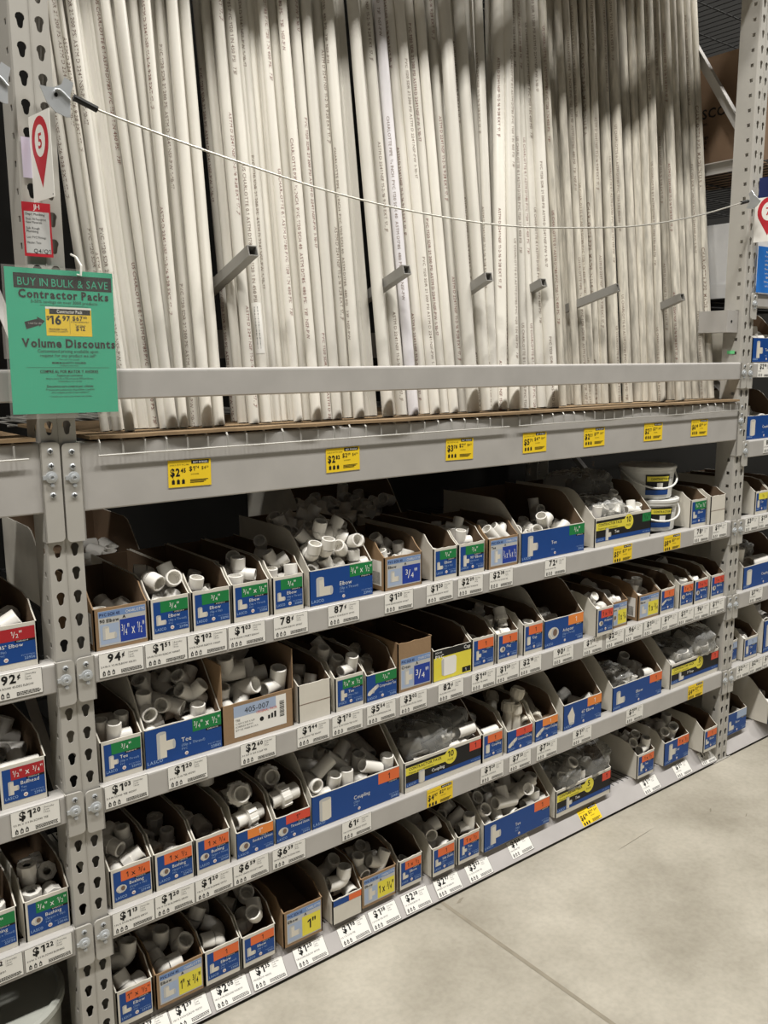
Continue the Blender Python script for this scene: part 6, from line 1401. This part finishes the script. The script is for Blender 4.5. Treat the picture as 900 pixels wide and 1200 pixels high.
lettering([ptx('BUY IN BULK & SAVE', .53, .117, .0145, 'poster_green', False, 'c', W_ * .84), ptx('Contractor Packs', .53, .198, .0145, 'ink', 'heavy', 'c', W_ * .84),
           ptx('5-50% savings on over 3000 products', .53, .232, .0058, 'ink', False, 'c', W_ * .62), ptx('Contractor Pack', .57, .297, .0065, 'paper_white', True, 'c', W_ * .24),
           ptx('$', .365, .345, .0075, 'ink', True), ptx('16^97^', .47, .375, .0165, 'ink', 'heavy', 'c', W_ * .19), ptx('$67^80^', .66, .345, .0085, 'ink', True, 'c', W_ * .14), ptx('IF SOLD SEPARATELY', .665, .36, .0028, 'ink', False, 'c', W_ * .17),
           ptx('You Save', .665, .385, .0036, 'ink', False), ptx('$12', .665, .415, .0085, 'ink', True), ptx('PRICE PER PACK', .455, .415, .0030, 'ink', True), ptx('CONTRACTOR QUANTITY', .455, .43, .0030, 'ink', False, 'c', W_ * .18),
           ptx('Look for the', .245, .378, .0036, 'paper_grey', False, 'c', W_ * .12),
           ptx('Volume Discounts', .555, .535, .0155, 'ink', 'heavy', 'c', W_ * .88), ptx('Customized pricing available upon', .54, .572, .0062, 'ink', False, 'c', W_ * .57), ptx('request for any product we sell*', .54, .603, .0062, 'ink', False, 'c', W_ * .53),
           ptx('*See store for details', .54, .625, .003, 'ink', False), ptx('MINIMUM QUANTITY REQUIRED', .54, .65, .0038, 'ink', True, 'c', W_ * .32), ptx('Products may vary', .54, .667, .003, 'ink', False),
           ptx('COMPRE AL POR MAYOR Y AHORRE', .54, .715, .0058, 'ink', True, 'c', W_ * .55), ptx('Paquetes para contratistas', .54, .738, .0038, 'ink', True, 'c', W_ * .24), ptx('Ahorre entre 5% y 50% en mas de 3000 productos', .54, .76, .0036, 'ink', False, 'c', W_ * .45), ptx('Disponibles en la tienda', .54, .778, .0032, 'ink', False, 'c', W_ * .4),
           ptx('Descuentos para compras por volumen', .54, .815, .0044, 'ink', True, 'c', W_ * .44), ptx('Precios personalizados disponibles a pedido', .54, .838, .0036, 'ink', False, 'c', W_ * .46), ptx('para cualquier producto que vendemos*', .54, .857, .0036, 'ink', False, 'c', W_ * .36), ptx('*Consulte en la tienda para obtener mas detalles', .54, .885, .003, 'ink', False, 'c', W_ * .4)], paper)
s_ = MB(); s_.tube([(.028, .022, .030), (.034, .010, .024), (.038, -.006, .006), (.036, -.006, -.012), (.030, .004, -.010)], .0022, 'paper_white', 8); s_.build('hanging_tie', ps, smooth=True)

def pin_flag(x, y1, z, w, h, label, num, cat='aisle sign'):
    """small card standing out from the upright into the aisle, printed on its near side"""
    root = empty('aisle_flag', (x, -.006, z), label, cat)
    b = MB(); b.box(0, w, 0, .0012, -h, 0, 'paper_white')
    card = b.build('card', root)
    p = MB(); cx, cz, r = w / 2, -h * .32, w * .40
    pts = []
    for k in range(17):
        a = math.radians(-25) + math.radians(230) * k / 16
        pts.append((cx + r * math.cos(a), cz + r * 1.25 * math.sin(a)))
    pts.append((cx, -h * .86))
    p.poly(pts, -.0003, 'sign_red'); p.poly([(cx + r * .62 * math.cos(2 * PI * k / 20), cz + r * .82 * math.sin(2 * PI * k / 20)) for k in range(20)], -.0005, 'paper_white')
    p.text(num, cx, cz - .013, .026, -.0007, 'sign_red', True, 'c'); p.poly([(w - .006, -h + .004), (w - .003, -h + .004), (w - .003, -h + .006), (w - .006, -h + .006)], -.0003, 'ink'); p.build('pin_print', card)
    root.rotation_euler = (0, 0, -PI / 2 + .12)
    return root
pin_flag(-.017, 0, 2.083, .088, .155, 'white flag card with a red pin reading 5 on the near upright', '5')
pin_flag(2.574, 0, 2.203, .10, .156, 'white flag card with a red pin at the far upright', '7')
b = MB(); b.box(-.018, .003, -.004, -.002, -.074, 0, 'lilac'); tag(b.build('lilac_note', None, (-.015, -.001, 2.047)), 'small lilac note behind the red pin card', 'note')
jh = empty('red_tag', (-.014, -.0045, 1.9285), 'red bordered inventory tag lettered JH on the near upright', 'tag')
b = MB(); b.box(-.027, .027, -.0008, 0, -.101, 0, 'sign_red'); b.rect(-.0235, -.095, .0235, -.017, -.0010, 'paper_grey'); b.build('card', jh)
lettering([('JH', 0, -.0125, .009, -.0012, 'ink_white', False, 'c', None), ('Dept: Plumbing', -.021, -.024, .0042, -.0012, 'ink', False, 'l', .036), ('Desc: 50 Footprint', -.021, -.033, .0042, -.0012, 'ink', False, 'l', .038), ('New Materials', -.021, -.039, .0042, -.0012, 'ink', False, 'l', .03),
           ('Sub: Rough', -.021, -.050, .0042, -.0012, 'ink', False, 'l', .025), ('Plumbing', -.021, -.056, .0042, -.0012, 'ink', False, 'l', .022), ('Loc: PVC Fittings', -.021, -.067, .0042, -.0012, 'ink', False, 'l', .036), ('Header: Tote', -.021, -.077, .0042, -.0012, 'ink', False, 'l', .026), ('Q4/Q1', .022, -.094, .0075, -.0012, 'ink', False, 'r', None)], jh)
# notices at the far upright
b = MB(); b.box(0, .11, 0, .0012, -.07, 0, 'label_navy'); b.poly([(.085 + .022 * math.cos(2 * PI * k / 20), -.034 + .03 * math.sin(2 * PI * k / 20)) for k in range(20)], -.0003, 'paper_white'); b.poly([(.085 + .017 * math.cos(2 * PI * k / 20), -.034 + .024 * math.sin(2 * PI * k / 20)) for k in range(20)], -.0005, 'sign_red')
o = b.build('aisle_flag', None, (2.592, -.006, 2.277)); o.rotation_euler = (0, 0, -PI / 2 + .12); tag(o, 'navy flag card above the pin card on the far upright', 'aisle sign')
b = MB(); b.box(0, .16, 0, .0012, -.168, 0, 'sign_blue'); o = b.build('blue_notice', None, (2.606, -.012, 2.038)); tag(o, 'blue printed notice hanging past the far upright', 'notice')
lettering([(t, .080, -.022 - .0155 * k, .0065, -.0003, 'ink_white', k % 3 == 0, 'c', .12) for k, t in enumerate(('PLUMBING', 'Fittings for hot', 'and cold water', 'PIPE FITTING', 'Measure twice', 'and cut once', 'CEMENT', 'Prime and glue', 'both ends'))], o)
b = MB(); b.box(0, .03, -.001, .001, -.012, 0, 'green_tape'); o = b.build('green_tape', None, (2.5455, .055, 1.655)); o.rotation_euler = (0, 0, -PI / 2); tag(o, 'scrap of green tape on the side of the far upright', 'tape')

# things seen through the far upright
b = MB(); b.box(2.47, 2.5455, .018, .135, 1.722, 1.802, 'grey_steel'); b.lathe([(.005, 0), (.005, .001), (.0001, .001)], 'ink', 12, (2.50, .0178, 1.762), 'y')
tag(b.build('rail_bracket'), 'grey steel bracket with one hole fixed inside the far upright', 'bracket')
def closed_carton(x0, x1, y0, y1, z0, z1, m, label, lines=()):
    root = empty('storage_carton', ((x0 + x1) / 2, (y0 + y1) / 2, z0), label, 'carton')
    w, d, h = (x1 - x0) / 2, (y1 - y0) / 2, z1 - z0
    b = MB(); b.box(-w, w, -d, d, 0, h, m); b.build('body', root)
    t = MB(); t.box(-w - .0004, w + .0004, -.03, .03, h - .05, h + .0006, 'kraft'); t.build('tape', root)
    if lines:
        # printed on the side that faces the pipe bay
        tm = MB()
        for txt, yy, zz, hh, mm in lines:
            vs, fs, tw = text_geo(txt, True)
            tm.add([(-w - .0008, yy - a * hh, zz + bb * hh) for a, bb in vs], fs, mm)
        tm.build('lettering', root)
    return root
closed_carton(2.665, 3.15, .11, .55, 2.376, 2.775, 'carton_brown', 'brown carton of fittings on the high shelf past the far upright',
              [('LASCO', .03, .175, .034, 'ink'), ('Fittings, Inc.', .03, .150, .012, 'ink'), ('PVC Fittings', .03, .10, .012, 'ink'), ('Schedule 40', .03, .08, .012, 'ink'), ('Made in U.S.A.', .03, .06, .010, 'ink')])
sp = empty('wrapped_package', (2.86, .33, 1.8605), 'white shrink wrapped package behind the far upright', 'package')
b = MB(); b.box(-.19, .19, -.20, .20, .055, .285, 'shrink_wrap'); b.box(-.2, .2, -.19, .19, 0, .054, 'shrink_wrap'); b.build('body', sp)
b = MB()
for k in range(6): b.add([(-.1905, .12, .25 - .02 * k), (-.1905, .02 + .01 * (k % 2), .25 - .02 * k), (-.1905, .02 + .01 * (k % 2), .258 - .02 * k), (-.1905, .12, .258 - .02 * k)], [(0, 1, 2, 3)], 'ink')
b.build('print', sp)
# unseen cartons added above the frame to throw mottled shade on the pipes
r = random.Random(9); x = .1; k = 0
while x < 2.25:
    w = r.uniform(.07, .20)
    if True:
        closed_carton(x, x + w, -.19 + r.uniform(0, .25), .6, 3.0805, 3.40 + r.uniform(0, .2), 'carton_brown', 'unseen brown carton added overhead to shade the pipe tops, %s along' % (ORD[k] if k < 20 else 'further')); k += 1
    x += w + r.choice([.05, .09, .15])
